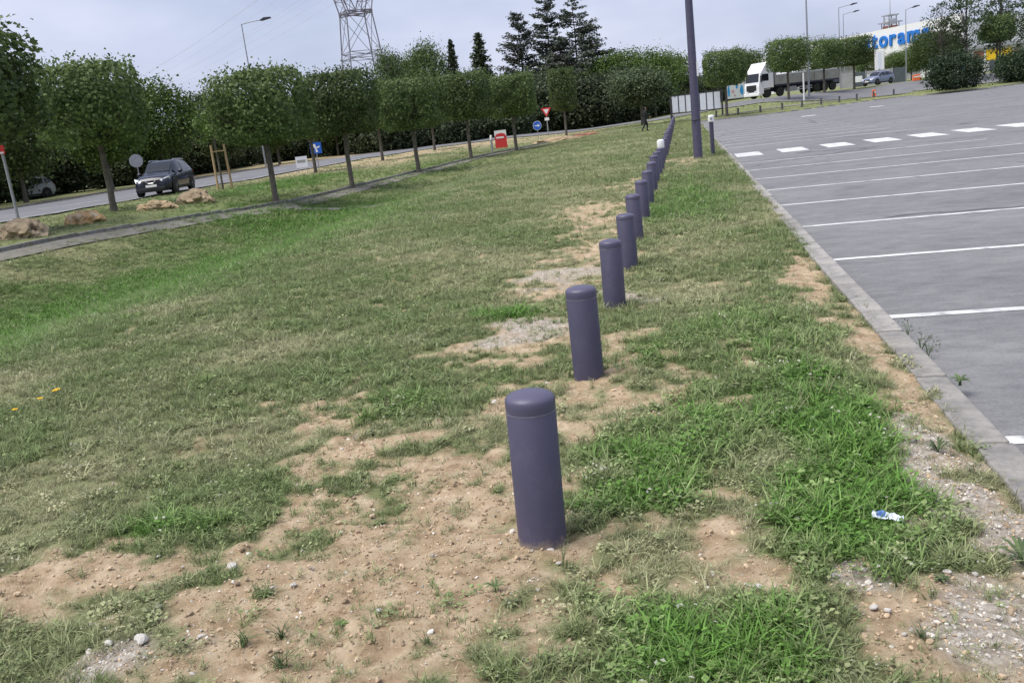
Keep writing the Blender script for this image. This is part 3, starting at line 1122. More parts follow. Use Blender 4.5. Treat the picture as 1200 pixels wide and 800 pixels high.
# far row on the right
for k, (u, dep, s, lab) in enumerate([(851, 79, 1.08, 'clipped tree standing at the end of the white notice panels'),
                                      (924, 90, 1.12, 'wide clipped tree hiding the middle of the white lorry'),
                                      (966, 96, 1.06, 'clipped tree at the tail of the white lorry'),
                                      (1001, 99, 1.06, 'clipped tree between the lorry tail and the blue-grey car')]):
    x, y = D(u, dep)
    tree('clipped_tree', x, y, BC[(k + 2) % 5], BT[k % 3], lab, 'clipped trees along the far road', rz=.1 + .2 * k, s=s * 1.12)
# broad dark tree behind the walker
DC, cc = clump_crown('crown', 2.6, 2.6, 1.35, 200, 55, .45, .22, 150, M['leaf_d'], 2.0)
x, y = D(752, 80)
tree('broad_tree', x, y, DC, trunk_mesh('trunk', 2.8, .17, .12, M['bark'], 5, [(c * [.8, .8, 1], .05) for c in cc[:9]]), 'broad dark green tree behind the walking person', None)

# wood behind the road: big shrubs and trees
SH = [clump_crown('crown', 3.6, 3.2, 3.1, 210, 55, .62, .36, 160 + k, M['leaf_d'], -.3, .45)[0] for k in range(3)]
SHT = trunk_mesh('trunk', 3.0, .2, .1, M['bark_d'], 9, [((1, .5, 3.6), .06), ((-1.2, .2, 3.4), .06), ((.2, -1, 3.8), .05)])
BT2 = []
for k in range(3):
    cm, cc = clump_crown('crown', 3.3, 3.2, 3.2, 200, 55, .6, .27, 170 + k, M['leaf_l'] if k < 2 else M['leaf'], 1.9, .4)
    BT2.append((cm, trunk_mesh('trunk', 3.6, .16, .1, M['bark'], 20 + k, [(c * [.8, .8, 1], .05) for c in cc[:10]])))
wood_lab = 'dense dark shrub in the thicket behind the road'
for k, (u, dep, s) in enumerate([(438, 98, .8), (470, 94, .8), (505, 100, .85), (535, 96, .8), (566, 102, .85), (596, 100, .85), (628, 106, 1.0), (663, 108, 1.05), (700, 108, 1.0), (730, 112, 1.05),
                                 (520, 118, 1.0), (600, 120, 1.2), (650, 125, 1.35), (690, 125, 1.3), (480, 116, .95), (560, 116, 1.0), (398, 104, .85), (425, 116, .9), (368, 108, .8), (340, 112, .85), (312, 112, .85), (768, 126, .75), (784, 128, .75), (802, 132, .75), (820, 138, .75), (842, 142, .75), (862, 146, .7)]):
    x, y = D(u, dep)
    tree('dark_shrub', x, y, SH[k % 3], SHT, wood_lab, 'shrubs of the thicket behind the road', s=s, cat='shrub')
for k, (u, dep, s, lab) in enumerate([(735, 122, 1.1, 'rounded mid-green tree between the conifers and the notice panels'), (768, 118, 1.02, 'rounded mid-green tree above the left end of the notice panels'),
                                      (790, 130, 1.0, 'rounded tree directly behind the notice panels'), (714, 119, 1.05, 'rounded mid-green tree against the tall conifers')]):
    x, y = D(u, dep)
    tree('broadleaf_tree', x, y, BT2[k % 3][0], BT2[k % 3][1], lab, None, s=s)

# trees across the road on the left
left = [(-42, 37, 1.05), (-42.5, 45, 1.05), (-43, 53, 1.0), (-42, 61, .95), (-43, 70, .98), (-42, 79, .9), (-41, 88, .9), (-38, 97, .85), (-33, 104, .85), (-27.5, 107, .8)]
for k, (x, y, s) in enumerate(left):
    tree('broadleaf_tree', x, y, BT2[k % 3][0], BT2[k % 3][1], 'leafy tree with a bare lower trunk along the far side of the road', 'trees lining the far side of the road', s=s)
for k in range(13):
    x, y = -47 - 3 * random.random(), 33 + 6.2 * k
    tree('dark_shrub', x, y, SH[k % 3], SHT, 'dark shrub in the shade behind the roadside trees', 'shrubs behind the roadside trees', s=.85, sz=.75, cat='shrub')

x, y = D(92, 80)
tree('dark_shrub', x, y, SH[1], SHT, 'dark shrub in the shade behind the roadside trees', 'shrubs behind the roadside trees', s=.9, sz=.7, cat='shrub')

# conifers
specs = [(619, 128, 16.2, 3.6, 'needle_b', .8, .28, 'tall thin grey-green conifer with a ragged tip'),
         (652, 130, 18.8, 4.2, 'needle', .85, .2, 'tallest dark conifer in the middle of the conifer group'),
         (682, 131, 18.6, 5.8, 'needle', .62, .12, 'tall open conifer with long bare side branches'),
         (664, 122, 12.0, 5.6, 'needle', 1, -.1, 'wide dark conifer filling the foot of the tall conifer group'),
         (700, 120, 11.4, 5.8, 'needle', 1, -.1, 'low wide dark conifer beside the broad green trees')]
for k, (u, dep, h, rb, m, spars, up, lab) in enumerate(specs):
    x, y = D(u, dep)
    cm, lm = conifer_mesh('crown', h, rb, int(h * 2.6), M[m], 200 + k, spars, up, 1.2 if h < 12.5 else 3.0, .42, .55 if k != 0 else .4)
    t = tree('conifer', x, y, cm, conifer_trunk('trunk', h, .2, lm, M['bark_d']), lab)
CY = conifer_mesh('crown', 8.2, 2.1, 66, M['leaf_d'], 230, 1., .1, .5, .32, .85)
CYT = conifer_trunk('trunk', 8.0, .13, CY[1], M['bark_d'])
for u, dep, s, sx_, lab in [(572, 118, 1.28, 1.1, 'pointed dense conifer rising above the clipped row'), (540, 122, 1.28, .75, 'narrow conifer tip showing above the clipped row'),
                            (466, 118, 1.25, 1.0, 'small rounded conifer top beside the pylon'), (510, 122, 1.33, 1.9, 'broad rounded tree top above the clipped row'), (488, 124, 1.2, 1.2, 'dark tree top between the pylon and the broad one')]:
    x, y = D(u, dep)
    if sx_ in (1.0, 1.9, 1.2):
        t = tree('broadleaf_tree', x, y, BT2[2][0], BT2[2][1], lab)
        t.scale = (.62 * sx_ ** .5, .62 * sx_ ** .5, 1.18 * s)
        continue
    t = tree('conifer', x, y, CY[0], CYT, lab, s=s)
    t.scale = (s * sx_, s * sx_, s * 1.24)

# airy trees and round bushes on the right
def airy(seed, h, r):
    cm, cc = clump_crown('crown', r, r, (h - 1.9) / 2, 56, 40, .42, .22, seed, M['leaf_a'], 1.9, .15, .35)
    rr = np.random.default_rng(seed)
    b = MB()
    b.tube([(0, 0, -.3), (.05, 0, h * .3), (-.06, .04, h * .6), (0, 0, h * .95)], [.13, .1, .06, .02], 8)
    for c in cc:
        z = c[2] * rr.uniform(.55, .85)
        b.tube([(0, 0, z), tuple(c * .55 + np.array([0, 0, z]) * .45), tuple(c)], [.035, .022, .008], 4, cap=False)
    return cm, b.mesh('trunk', M['bark'], 60)


AT = [airy(300, 9.2, 2.3), airy(301, 9.6, 2.6)]
for k, (u, dep, s, lab) in enumerate([(1103, 90, .9, 'airy light tree in front of the blue shop lettering'), (1132, 90, 1.02, 'tall airy tree rising behind the dark round bush'),
                                      (1172, 92, 1.1, 'tall airy tree behind the two dark bushes, by the yellow panel'), (1205, 94, 1.0, 'airy tree at the far side of the second dark bush')]):
    x, y = D(u, dep)
    tree('airy_tree', x, y, AT[k % 2][0], AT[k % 2][1], lab, 'airy trees by the car park bushes', s=s)
CT = box_crown('crown', 1.5, 1.5, 1.15, 5000, .2, 310, M['leaf'], 3, z0=3.3)
CTT = trunk_mesh('trunk', 4.1, .1, .06, M['bark_d'], 77, [((.7, .3, 4.6), .035), ((-.6, .4, 4.7), .035), ((.1, -.7, 4.6), .03)])
for u, dep, lab in [(1168, 90, 'small round-headed tree standing between the two dark bushes')]:
    x, y = D(u, dep)
    tree('round_headed_tree', x, y, CT, CTT, lab, s=1.05)
x, y = D(1091, 95)
tree('clipped_tree', x, y, BC[1], BT[1], 'clipped tree beside the dark round bush, below the blue letters', s=1.05)
BU = [clump_crown('crown', 2.3, 2.1, 1.6, 150, 60, .42, .2, 320 + k, M['leaf_b'], -.25, .5)[0] for k in range(2)]
for k, (u, dep, s, lab) in enumerate([(1120, 79, 1.0, 'dark round bush at the corner of the car park kerb'), (1196, 83, .95, 'second dark bush along the kerb, beside the thin tree')]):
    x, y = D(u, dep)
    tree('round_bush', x, y, BU[k], SHT, lab, s=s, cat='bush', dz=.1).children[1].scale = (.4, .4, .4)
# hedge-like green far behind the lorry and building
for k, (u, dep, s) in enumerate([(1050, 128, .5), (1068, 126, .55), (1085, 122, .65), (868, 150, .8), (880, 150, .9), (1020, 132, .6), (1110, 126, .7)]):
    x, y = D(u, dep)
    tree('broadleaf_tree', x, y, BT2[2][0], BT2[2][1], 'low green tree standing in front of the long white shop building', 'trees before the shop building', s=s)

# staked sapling
p = G(262, 225, .1)
t = thing('staked_sapling', (p[0], p[1], zt(p[0], p[1])), .5, 'young tree held between tall bare wooden stakes on the verge', 'tree')
for a in (0, 2.1, 4.2):
    x, y = .42 * math.cos(a), .42 * math.sin(a)
    MB().tube([(x, y, -.3), (x * .9, y * .9, 2.05)], .05, 8).obj('stake', M['wood'], t, smooth=60)
for a in (0, 2.1, 4.2):
    c = [(.39 * math.cos(q), .39 * math.sin(q), 1.75) for q in (a, a + 2.1)]
    MB().tube(c, .035, 6).obj('crosspiece', M['wood'], t)
MB().tube([(0, 0, -.2), (.02, 0, 1.3), (0, .02, 2.6), (.03, 0, 3.3)], [.05, .045, .035, .015], 8).obj('trunk', M['bark'], t, smooth=60)
cm, _ = clump_crown('crown', .75, .75, .8, 22, 40, .22, .14, 330, M['leaf_l'], 2.2, .1)
link('crown', cm, t)


# ------------------------------------------------------------------ rocks
def rock_mesh(name, sx, sy, sz, seed, m, sub=4):
    import bmesh
    bm = bmesh.new()
    bmesh.ops.create_icosphere(bm, subdivisions=sub, radius=1)
    for v in bm.verts:
        c = np.array(v.co)
        n = fbm(np.array([c[0] * 1.6 + seed * 3.1]), np.array([c[1] * 1.6 + c[2] * 1.9 + seed]), 2, seed)[0]
        n2 = fbm(np.array([c[0] * 5 + c[2] * 4 + seed]), np.array([c[1] * 5 - c[2] * 3]), 3, seed + 9)[0]
        ridge = abs(n - .5) * 1.5
        v.co = v.co * (0.74 + .62 * n + .5 * (n2 - .5) - .2 * ridge + .1 * (round(c[2] * 5) / 5 - c[2]))
        v.co.x *= sx; v.co.y *= sy; v.co.z *= sz
    me = bpy.data.meshes.new(name)
    bm.to_mesh(me)
    bm.free()
    me.materials.append(m)
    me.polygons.foreach_set('use_smooth', [True] * len(me.polygons))
    me.set_sharp_from_angle(angle=math.radians(18))
    return me


for u, v, sx_, sy_, sz_, m, seed, lab in [(28, 280, .98, .6, .45, 'rock', 1, 'broad tan rock on the verge by the pole with the red top'),
                                         (100, 264, .85, .5, .36, 'rock_o', 2, 'orange and white rock in front of the clipped tree trunk'),
                                         (184, 247, 1.0, .55, .32, 'rock_d', 3, 'low brown rock lying in the grass beside the dark car'),
                                         (231, 239, 1.05, .55, .44, 'rock', 4, 'tan rock between the low brown rock and the wooden stakes')]:
    p = G(u, v, .13)
    o = link('rock', rock_mesh('rock', sx_, sy_, sz_, seed, M[m]))
    o.location = (p[0], p[1], zt(p[0], p[1]) + sz_ * .2)
    o.rotation_euler = (0, 0, -.6)
    o.scale = (.95, .88, .82)
    tag(o, lab, 'rock')
for u, v, s, lab in [(655, 164, .9, 'tan heap of cut earth at the edge of the grass by the slim tree'), (686, 158, .55, 'small red-brown earth heap on the grass beyond the slim tree')]:
    p = G(u, v, .2)
    o = link('earth_heap', rock_mesh('earth_heap', s * 1.9, s, s * .35, 7 + int(s * 10), M['rock_d'] if s > .6 else M['brick'], 3))
    o.location = (p[0], p[1], zt(p[0], p[1]) + .03)
    tag(o, lab, 'earth heap')


# ------------------------------------------------------------------ vehicles
def car(name, loc, rz, paint, label, Ln=4.38, W2=.9, H=1.6):
    t = thing(name, loc, rz, label, 'car')
    # stations along x: belt height, top height, half width of top, body half width, underside
    st = [(-2.19, .78, .86, .60, .74, .42), (-2.13, .96, 1.02, .62, .84, .34), (-2.02, 1.05, 1.22, .60, .87, .28), (-1.80, 1.06, 1.44, .60, .89, .26), (-1.45, 1.05, 1.545, .61, .9, .24),
          (-.9, 1.02, 1.59, .63, .9, .22), (-.2, .99, 1.60, .64, .9, .22), (.25, .97, 1.55, .63, .9, .22), (.6, .955, 1.36, .62, .9, .22), (.98, .945, 1.08, .63, .9, .22),
          (1.2, .93, 1.00, .66, .9, .23), (1.6, .87, .955, .66, .88, .25), (1.9, .80, .90, .62, .84, .27), (2.08, .72, .81, .55, .76, .29), (2.17, .62, .68, .48, .66, .33), (2.19, .5, .56, .45, .62, .36)]

    def sec(s):
        x, zb, zr, wr, w, zl = s
        return [(x, w * .86, zl), (x, w * .985, zl + .1 * (zb - zl)), (x, w, zl + .45 * (zb - zl)), (x, w * .985, zl + .85 * (zb - zl)), (x, w * .93, zb),
                (x, wr + .02, zr - min(.07, (zr - zb) * .5)), (x, wr * .86, zr), (x, 0, zr + .015)]
    S = [sec(s) for s in st]
    b = MB()
    k = len(S[0])
    for sg in (1, -1):
        vs = [(p[0], p[1] * sg, p[2]) for s in S for p in s]
        fs = [(i * k + j, (i + 1) * k + j, (i + 1) * k + j + 1, i * k + j + 1) for i in range(len(S) - 1) for j in range(k - 1)]
        b.add(vs, fs)
        b.add([(p[0], p[1] * sg, p[2]) for p in S[-1]] + [(S[-1][0][0], 0, S[-1][0][2])], [tuple(range(k + 1))])
        b.add([(p[0], p[1] * sg, p[2]) for p in S[0]] + [(S[0][0][0], 0, S[0][0][2])], [tuple(range(k + 1))])
    b.box((-2.0, -.76, .2), (2.0, .76, .4))
    body = b.obj('body', M[paint], t, smooth=38)
    xs_ = np.array([s[0] for s in st])

    def side(x, f, sg, off=.012):
        s = [np.interp(x, xs_, [q_[i] for q_ in st]) for i in range(1, 6)]
        zb, zr, wr, w, _ = s
        y0, z0, y1, z1 = w * .93, zb, wr + .02, zr - min(.07, (zr - zb) * .5)
        return (x, (y0 + (y1 - y0) * f + off) * sg, z0 + (z1 - z0) * f + off * .4)
    for sg in (1, -1):
        for x0, x1, t0, t1 in ((-.28, .78, .0, .0), (-1.25, -.36, 0, 0), (-1.85, -1.33, 0, 0)):
            n = 6
            vs, fs = [], []
            for i in range(n + 1):
                x = x0 + (x1 - x0) * i / n
                top = .9
                vs += [side(x, .1, sg), side(x, .5, sg), side(x, top, sg)]
            for i in range(n):
                for j in range(2):
                    fs.append((i * 3 + j, i * 3 + 3 + j, i * 3 + 4 + j, i * 3 + 1 + j))
            MB().add(vs, fs).obj('window', M['glass'], t, smooth=50)
        for xw in (1.36, -1.30):
            arch = MB().lathe([(.415, 0), (.415, .012)], 28, origin=(xw, .895 * sg - .006, .36), axis='y').obj('wheel_arch', M['plastic'], t)
            ty = MB().lathe([(.20, -.11), (.31, -.115), (.345, -.09), (.35, 0), (.345, .09), (.31, .115), (.20, .11)], 28, axis='y').obj('wheel', M['tyre'], t, smooth=40)
            ty.location = (xw, .82 * sg, .35)
            rm = MB()
            rm.lathe([(.225, .075 * sg), (.215, .1 * sg), (.19, .09 * sg)], 24, axis='y')
            rm.lathe([(.06, .06 * sg), (.06, .115 * sg), (0.0, .12 * sg)], 12, axis='y')
            for q_ in range(5):
                a = q_ * 1.2566
                rm.tube([(0, .1 * sg, 0), (.21 * math.cos(a), .1 * sg, .21 * math.sin(a))], .028, 6)
            rm.obj('rim', M['rim'], ty)
        MB().box((-1.0, .86 * sg - .06 * (sg < 0), .25), (1.02, .92 * sg if sg > 0 else .86 * sg, .36)).obj('sill_trim', M['plastic'], t, bevel=.02)
        m_ = MB()
        m_.lathe([(0, -.1), (.07, -.08), (.1, 0), (.085, .07), (0, .1)], 12)
        mo = m_.obj('mirror', M[paint], t, smooth=60)
        mo.location = (.62, 1.0 * sg, 1.03); mo.scale = (.8, 1.15, .85)
        hl = MB().add([(2.10, .42 * sg, .74), (1.86, .80 * sg, .86), (1.80, .815 * sg, .74), (2.06, .70 * sg, .66), (2.14, .45 * sg, .66)], [(0, 1, 2, 3, 4)])
        ho = hl.obj('headlight', M['lightglass'], t)
        ho.location = (.035, .03 * sg, .012)
        MB().lathe([(.07, 0), (.07, .02)], 12, axis='y', origin=(2.1, 0, 0)).v
        tl = MB().add([(-2.14, .5 * sg, .98), (-2.0, .84 * sg, 1.0), (-1.93, .855 * sg, .86), (-2.12, .78 * sg, .82), (-2.17, .5 * sg, .86)], [(0, 1, 2, 3, 4)])
        to = tl.obj('tail_light', M['red'], t)
        to.location = (-.03, .025 * sg, 0)
        MB().tube([(-1.6, .56 * sg, 1.57), (-1.3, .57 * sg, 1.61), (.0, .58 * sg, 1.64), (.2, .57 * sg, 1.6)], .018, 6).obj('roof_rail', M['chrome'], t)
    # windscreen follows the slope between bonnet and roof
    vs, fs = [], []
    xw_ = np.linspace(.33, .98, 5)
    for x in xw_:
        zr = np.interp(x, xs_, [s[2] for s in st]); wr = np.interp(x, xs_, [s[3] for s in st])
        for yy in np.linspace(-1, 1, 7):
            vs.append((x + .008, yy * wr * .93, zr + .02 + (1 - abs(yy)) * .012))
    for i in range(4):
        for j in range(6):
            fs.append((i * 7 + j, i * 7 + 7 + j, i * 7 + 8 + j, i * 7 + 1 + j))
    MB().add(vs, fs).obj('windscreen', M['glass'], t, smooth=50)
    rw = MB().add([(-1.83, -.52, 1.45), (-1.83, .52, 1.45), (-2.06, .55, 1.13), (-2.06, -.55, 1.13)], [(0, 1, 2, 3)]).obj('rear_window', M['glass'], t)
    rw.location = (-.02, 0, .01)
    gr = MB().box((2.12, -.40, .58), (2.205, .40, .74)).obj('grille', M['plastic'], t, bevel=.02)
    MB().tube([(2.205, -.24, .73), (2.215, -.12, .61), (2.215, .12, .61), (2.205, .24, .73)], .02, 6).obj('grille_trim', M['chrome'], gr)
    MB().box((2.17, -.26, .43), (2.222, .26, .54)).obj('number_plate', M['white'], t)
    MB().box((2.02, -.62, .28), (2.20, .62, .42)).obj('bumper', M['plastic'], t, bevel=.03)
    MB().box((-2.21, -.7, .36), (-2.05, .7, .56)).obj('bumper', M['plastic'], t, bevel=.03)
    return t


p = G(197, 227, .2)
xc, yc = p[0], p[1]
car('car', (xc, yc, zt(xc, yc) + .06), -math.pi / 2 + .24, 'carpaint', 'dark navy car driving on the road past the rocks')
x, y = D(1029, 112)
car('car', (x, y, zt(x, y) + .06), math.pi + .75, 'carpaint_b', 'blue-grey car on the far road in front of the shop')
# pale vehicle half hidden under the trees beyond the road
x, y = D(24, 67)
car('car', (x, y, zt(x, y)), -math.pi / 2 - .3, 'galv', 'pale car parked in the dark shade under the roadside trees')

# lorry: local x forward
x0, y0 = D(881, 101)
x1, y1 = D(992, 107)
rz = math.atan2(y0 - y1, x0 - x1)
t = thing('lorry', (x0, y0, zt(x0, y0) + .06), rz, 'white lorry cab pulling a flat trailer with grey side boards', 'lorry')
hw = 1.22
cab = MB().prism([(0, .45), (0, 1.25), (-.08, 1.7), (-.28, 2.75), (-.55, 3.05), (-1.2, 3.85), (-2.15, 3.9), (-2.2, 1.05), (-1.75, 1.05), (-1.65, .9), (-.75, .9), (-.7, .45)], -hw, hw).obj('cab', M['truck'], t, bevel=.06)
MB().add([(-.02, -1.08, 1.82), (-.02, 1.08, 1.82), (-.21, 1.02, 2.72), (-.21, -1.02, 2.72)], [(0, 1, 2, 3)]).obj('windscreen', M['glass'], t).location = (-.045, 0, 0)
MB().box((-.02, -.8, .75), (.035, .8, 1.5)).obj('grille', M['plastic'], t, bevel=.02)
MB().box((-.25, -1.24, .3), (.09, 1.24, .62)).obj('bumper', M['truck'], t, bevel=.05)
for sg in (1, -1):
    MB().box((-1.45, hw * sg - .012, 1.85), (-.5, hw * sg + .012, 2.6)).obj('side_window', M['glass'], t, bevel=.03)
    MB().box((-.06, .72 * sg - .22, .66), (.05, .72 * sg + .22, .86)).obj('headlight', M['lightglass'], t, bevel=.03)
    MB().box((-.32, 1.36 * sg - .1, 1.75), (-.22, 1.36 * sg + .1, 2.45)).obj('mirror', M['plastic'], t, bevel=.03)
    MB().tube([(-.27, 1.2 * sg, 2.4), (-.27, 1.34 * sg, 2.4)], .03, 6).obj('mirror_arm', M['plastic'], t)
    MB().box((-1.7, hw * sg - .015, .98), (-.72, hw * sg + .015, 1.06)).obj('wheel_trim', M['plastic'], t)
    for xw in (-1.22, -3.2, -8.7, -9.95, -11.2):
        w_ = MB().lathe([(.28, -.16), (.46, -.165), (.5, -.13), (.51, 0), (.5, .13), (.46, .165), (.28, .16)], 24, axis='y').obj('wheel', M['tyre'], t, smooth=40)
        w_.location = (xw, 1.03 * sg, .51)
        MB().lathe([(.29, .1 * sg), (.27, .15 * sg), (.12, .06 * sg), (.1, .14 * sg), (0, .15 * sg)], 20, axis='y').obj('rim', M['rim_w'], w_, smooth=40)
    MB().box((-5.6, 1.0 * sg - .2, .45), (-4.3, 1.0 * sg + .2, .98)).obj('fuel_tank', M['galv'], t, bevel=.08)
    MB().box((-8.0, 1.1 * sg - .03, .5), (-6.0, 1.1 * sg + .03, .62)).obj('side_guard', M['galv'], t)
    MB().box((-8.0, 1.1 * sg - .03, .75), (-6.0, 1.1 * sg + .03, .87)).obj('side_guard', M['galv'], t)
MB().box((-4.4, -.45, .6), (-.8, .45, .95)).obj('chassis', M['navy'], t)
MB().box((-11.9, -.5, .85), (-2.6, .5, 1.15)).obj('trailer_frame', M['navy'], t)
MB().box((-12.1, -1.25, 1.15), (-2.5, 1.25, 1.32)).obj('trailer_bed', M['navy'], t)
for k in range(5):
    xx = -12.1 + k * 1.92
    for sg in (1, -1):
        MB().box((xx + .03, 1.22 * sg - .02, 1.33), (xx + 1.89, 1.22 * sg + .02, 2.35)).obj('side_board', M['trailer'], t)
MB().box((-2.56, -1.25, 1.3), (-2.48, 1.25, 2.75)).obj('headboard', M['trailer'], t)
tp = MB()
prof = [(-11.9, 2.2), (-11.9, 2.45), (-9.5, 2.75), (-6.5, 2.62), (-5.2, 2.5), (-3.6, 2.45), (-2.7, 2.4), (-2.7, 2.2)]
tp.prism(prof, -1.17, 1.17).obj('tarpaulin', M['tarp'], t, bevel=.05)
MB().box((-12.15, -1.2, .7), (-12.05, 1.2, .85)).obj('rear_bumper', M['navy'], t)


# ------------------------------------------------------------------ signs and street furniture
def sign_post(name, x, y, h, label, cat='sign', rz=None, r=.035, m='galv'):
    t = thing(name, (x, y, zt(x, y)), math.atan2(-x, y) * -1 if rz is None else rz, label, cat)
    MB().tube([(0, 0, -.3), (0, 0, h)], r, 10).obj('post', M[m], t, smooth=60)
    return t


def face(x, y):                            # turn a sign's -Y side to the viewer's side of the road
    return math.atan2(x, -y) + math.pi


# red and white board
p = G(588, 173, .2)
t = thing('advertising_board', (p[0], p[1], zt(p[0], p[1])), face(*p[:2]), 'red and white advertising board standing by the path', 'sign')
t.scale = (.72, .72, .76)
MB().box((-.55, -.03, .25), (.55, .03, 1.75)).obj('board', M['red'], t)
MB().box((-.55, -.036, 1.25), (.55, -.031, 1.75)).obj('white_header', M['white'], t)
MB().prism([(-.48, 1.2)] + [(.48 * math.cos(a), 1.3 + .2 * math.sin(a)) for a in np.linspace(math.pi, 0, 9)] + [(.48, 1.2)], -.042, -.038).obj('red_arc', M['red'], t)
MB().box((-.42, -.048, 1.06), (.3, -.044, 1.2)).obj('white_stripe', M['white'], t)
for s in (-.45, .45):
    MB().box((s - .03, -.02, -.2), (s + .03, .02, .3)).obj('leg', M['galv'], t)
# small white post beside it
p = G(577, 176, .2)
t = thing('marker_post', (p[0], p[1], zt(p[0], p[1])), 0, 'short white-topped marker post beside the red board', 'post')
MB().lathe([(.07, -.1), (.07, .85)], 12).obj('shaft', M['galv'], t)
MB().lathe([(.08, .85), (.08, 1.1), (0, 1.14)], 12).obj('head', M['white'], t)
# blue round arrow sign
x, y = D(629, 80)
t = sign_post('arrow_sign', x, y, 1.35, 'round blue sign with a white arrow', rz=face(x, y))
t.scale = (.85, .85, .9)
MB().lathe([(.42, -.06), (.42, -.04)], 28, axis='y').obj('disc', M['blue'], t).location = (0, 0, 1.3)
MB().lathe([(.45, -.05), (.45, -.035)], 28, axis='y').obj('rim', M['white'], t).location = (0, 0, 1.3)
a_ = MB()
a_.box((-.25, -.07, 1.26), (.08, -.062, 1.34))
a_.add([(.05, -.066, 1.14), (.28, -.066, 1.3), (.05, -.066, 1.46)], [(0, 1, 2)])
a_.obj('arrow', M['white'], t)
# give-way sign
x, y = D(641, 88)
t = sign_post('give_way_sign', x, y, 2.6, 'red and white triangular road sign on a pale post', rz=face(x, y), r=.05)
tr = [(-.5, 2.65), (.5, 2.65), (0, 1.78)]
MB().prism(tr, -.06, -.04).obj('plate', M['red'], t)
MB().prism([(x_ * .55, 2.36 + (z_ - 2.36) * .55) for x_, z_ in tr], -.068, -.061).obj('centre', M['white'], t)
MB().box((-.22, -.06, 1.45), (.22, -.045, 1.72)).obj('lower_plate', M['white'], t)
# blue square sign and white poster
p = G(374, 198, .2)
t = sign_post('blue_square_sign', p[0], p[1], 1.7, 'square blue road sign with a white symbol, by the road bend', rz=face(*p[:2]))
MB().box((-.36, -.06, 1.0), (.36, -.04, 1.72)).obj('plate', M['blue'], t)
sy = MB()
sy.add([(-.24, -.066, 1.6), (-.02, -.066, 1.62), (.05, -.066, 1.3), (.12, -.066, 1.1), (-.02, -.066, 1.08), (-.05, -.066, 1.32)], [(0, 1, 2, 5), (2, 3, 4, 5)])
sy.add([(.05, -.067, 1.42), (.26, -.067, 1.5), (.24, -.067, 1.38), (.06, -.067, 1.33)], [(0, 1, 2, 3)])
sy.obj('symbol', M['white'], t)
p = G(356, 203, .15)
t = thing('poster_board', (p[0], p[1], zt(p[0], p[1])), face(*p[:2]) - .2, 'small white poster board leaning behind a tree trunk by the road', 'sign')
t.scale = (.75, .75, .85)
MB().box((-.5, -.03, .35), (.45, .03, 1.15)).obj('board', M['panel'], t)
MB().box((-.4, -.034, .7), (.3, -.031, .9)).obj('print', M['galv'], t)
for s in (-.4, .35):
    MB().box((s - .03, -.02, -.2), (s + .03, .02, .4)).obj('leg', M['galv'], t)
# back of a round sign beyond the dark car
x, y = D(161, 60)
t = sign_post('round_sign', x, y, 1.9, 'plain grey back of a round sign standing behind the dark car', rz=face(x, y))
MB().lathe([(.42, -.05), (.42, -.03)], 28, axis='y').obj('disc', M['greydisk'], t).location = (0, 0, 1.85)
MB().lathe([(.435, -.058), (.435, -.05), (.40, -.05)], 28, axis='y').obj('rim', M['galv'], t).location = (0, 0, 1.85)
# pole with a red plate at the left
p = G(23, 263, .17)
t = sign_post('roadside_pole', p[0], p[1], 2.62, 'grey pole topped by a red plate beside the broad tan rock', rz=face(*p[:2]), r=.05)
MB().box((-.5, -.08, 2.42), (.08, -.05, 2.72)).obj('plate', M['red'], t)
MB().box((-.46, -.086, 2.44), (.04, -.081, 2.5)).obj('stripe', M['white'], t)


def street_light(x, y, h, label, rz, arm=1.2, r=.08):
    t = thing('street_light', (x, y, zt(x, y)), rz, label, 'street light')
    MB().tube([(0, 0, -.3), (0, 0, h * .5), (0, 0, h)], [r, r * .8, r * .55], 10).obj('pole', M['galv'], t, smooth=60)
    MB().tube([(0, 0, h - .03), (arm * .5, 0, h + .1), (arm, 0, h + .2)], r * .5, 8).obj('arm', M['galv'], t, smooth=60)
    hd = MB().prism([(arm - .1, h + .14), (arm + .2, h + .1), (arm + .95, h + .26), (arm + .9, h + .36), (arm + .3, h + .36)], -.16, .16).obj('lamp_head', M['darkmetal'], t, bevel=.03)
    return t


x, y = D(309, 79)
street_light(x, y, 12.2, 'tall street light rising above the clipped row left of the pylon', YAW * -1 + .15, 1.6)
x, y = D(948, 92)
street_light(x, y, 14.5, 'tall pale street light pole in front of the lorry trailer', .2, 1.2, .11)
x, y = D(985, 122)
street_light(x, y, 10.5, 'street light over the long white building, nearer its blue letters', .1, 1.5)
x, y = D(990, 140)
street_light(x, y, 10.8, 'street light just behind another one over the white building', .1, 1.5)
x, y = D(1062, 118)
street_light(x, y, 9.0, 'street light standing in front of the blue shop letters', .1, .8)
x, y = D(942, 88)
t = thing('marker_post', (x, y, zt(x, y)), 0, 'plain pale post on the far grass strip in front of the lorry', 'post')
MB().lathe([(.09, -.2), (.08, 2.7)], 12).obj('shaft', M['offwhite'], t)
MB().lathe([(.085, 2.7), (.09, 2.74), (0, 2.78)], 12).obj('cap', M['galv'], t)

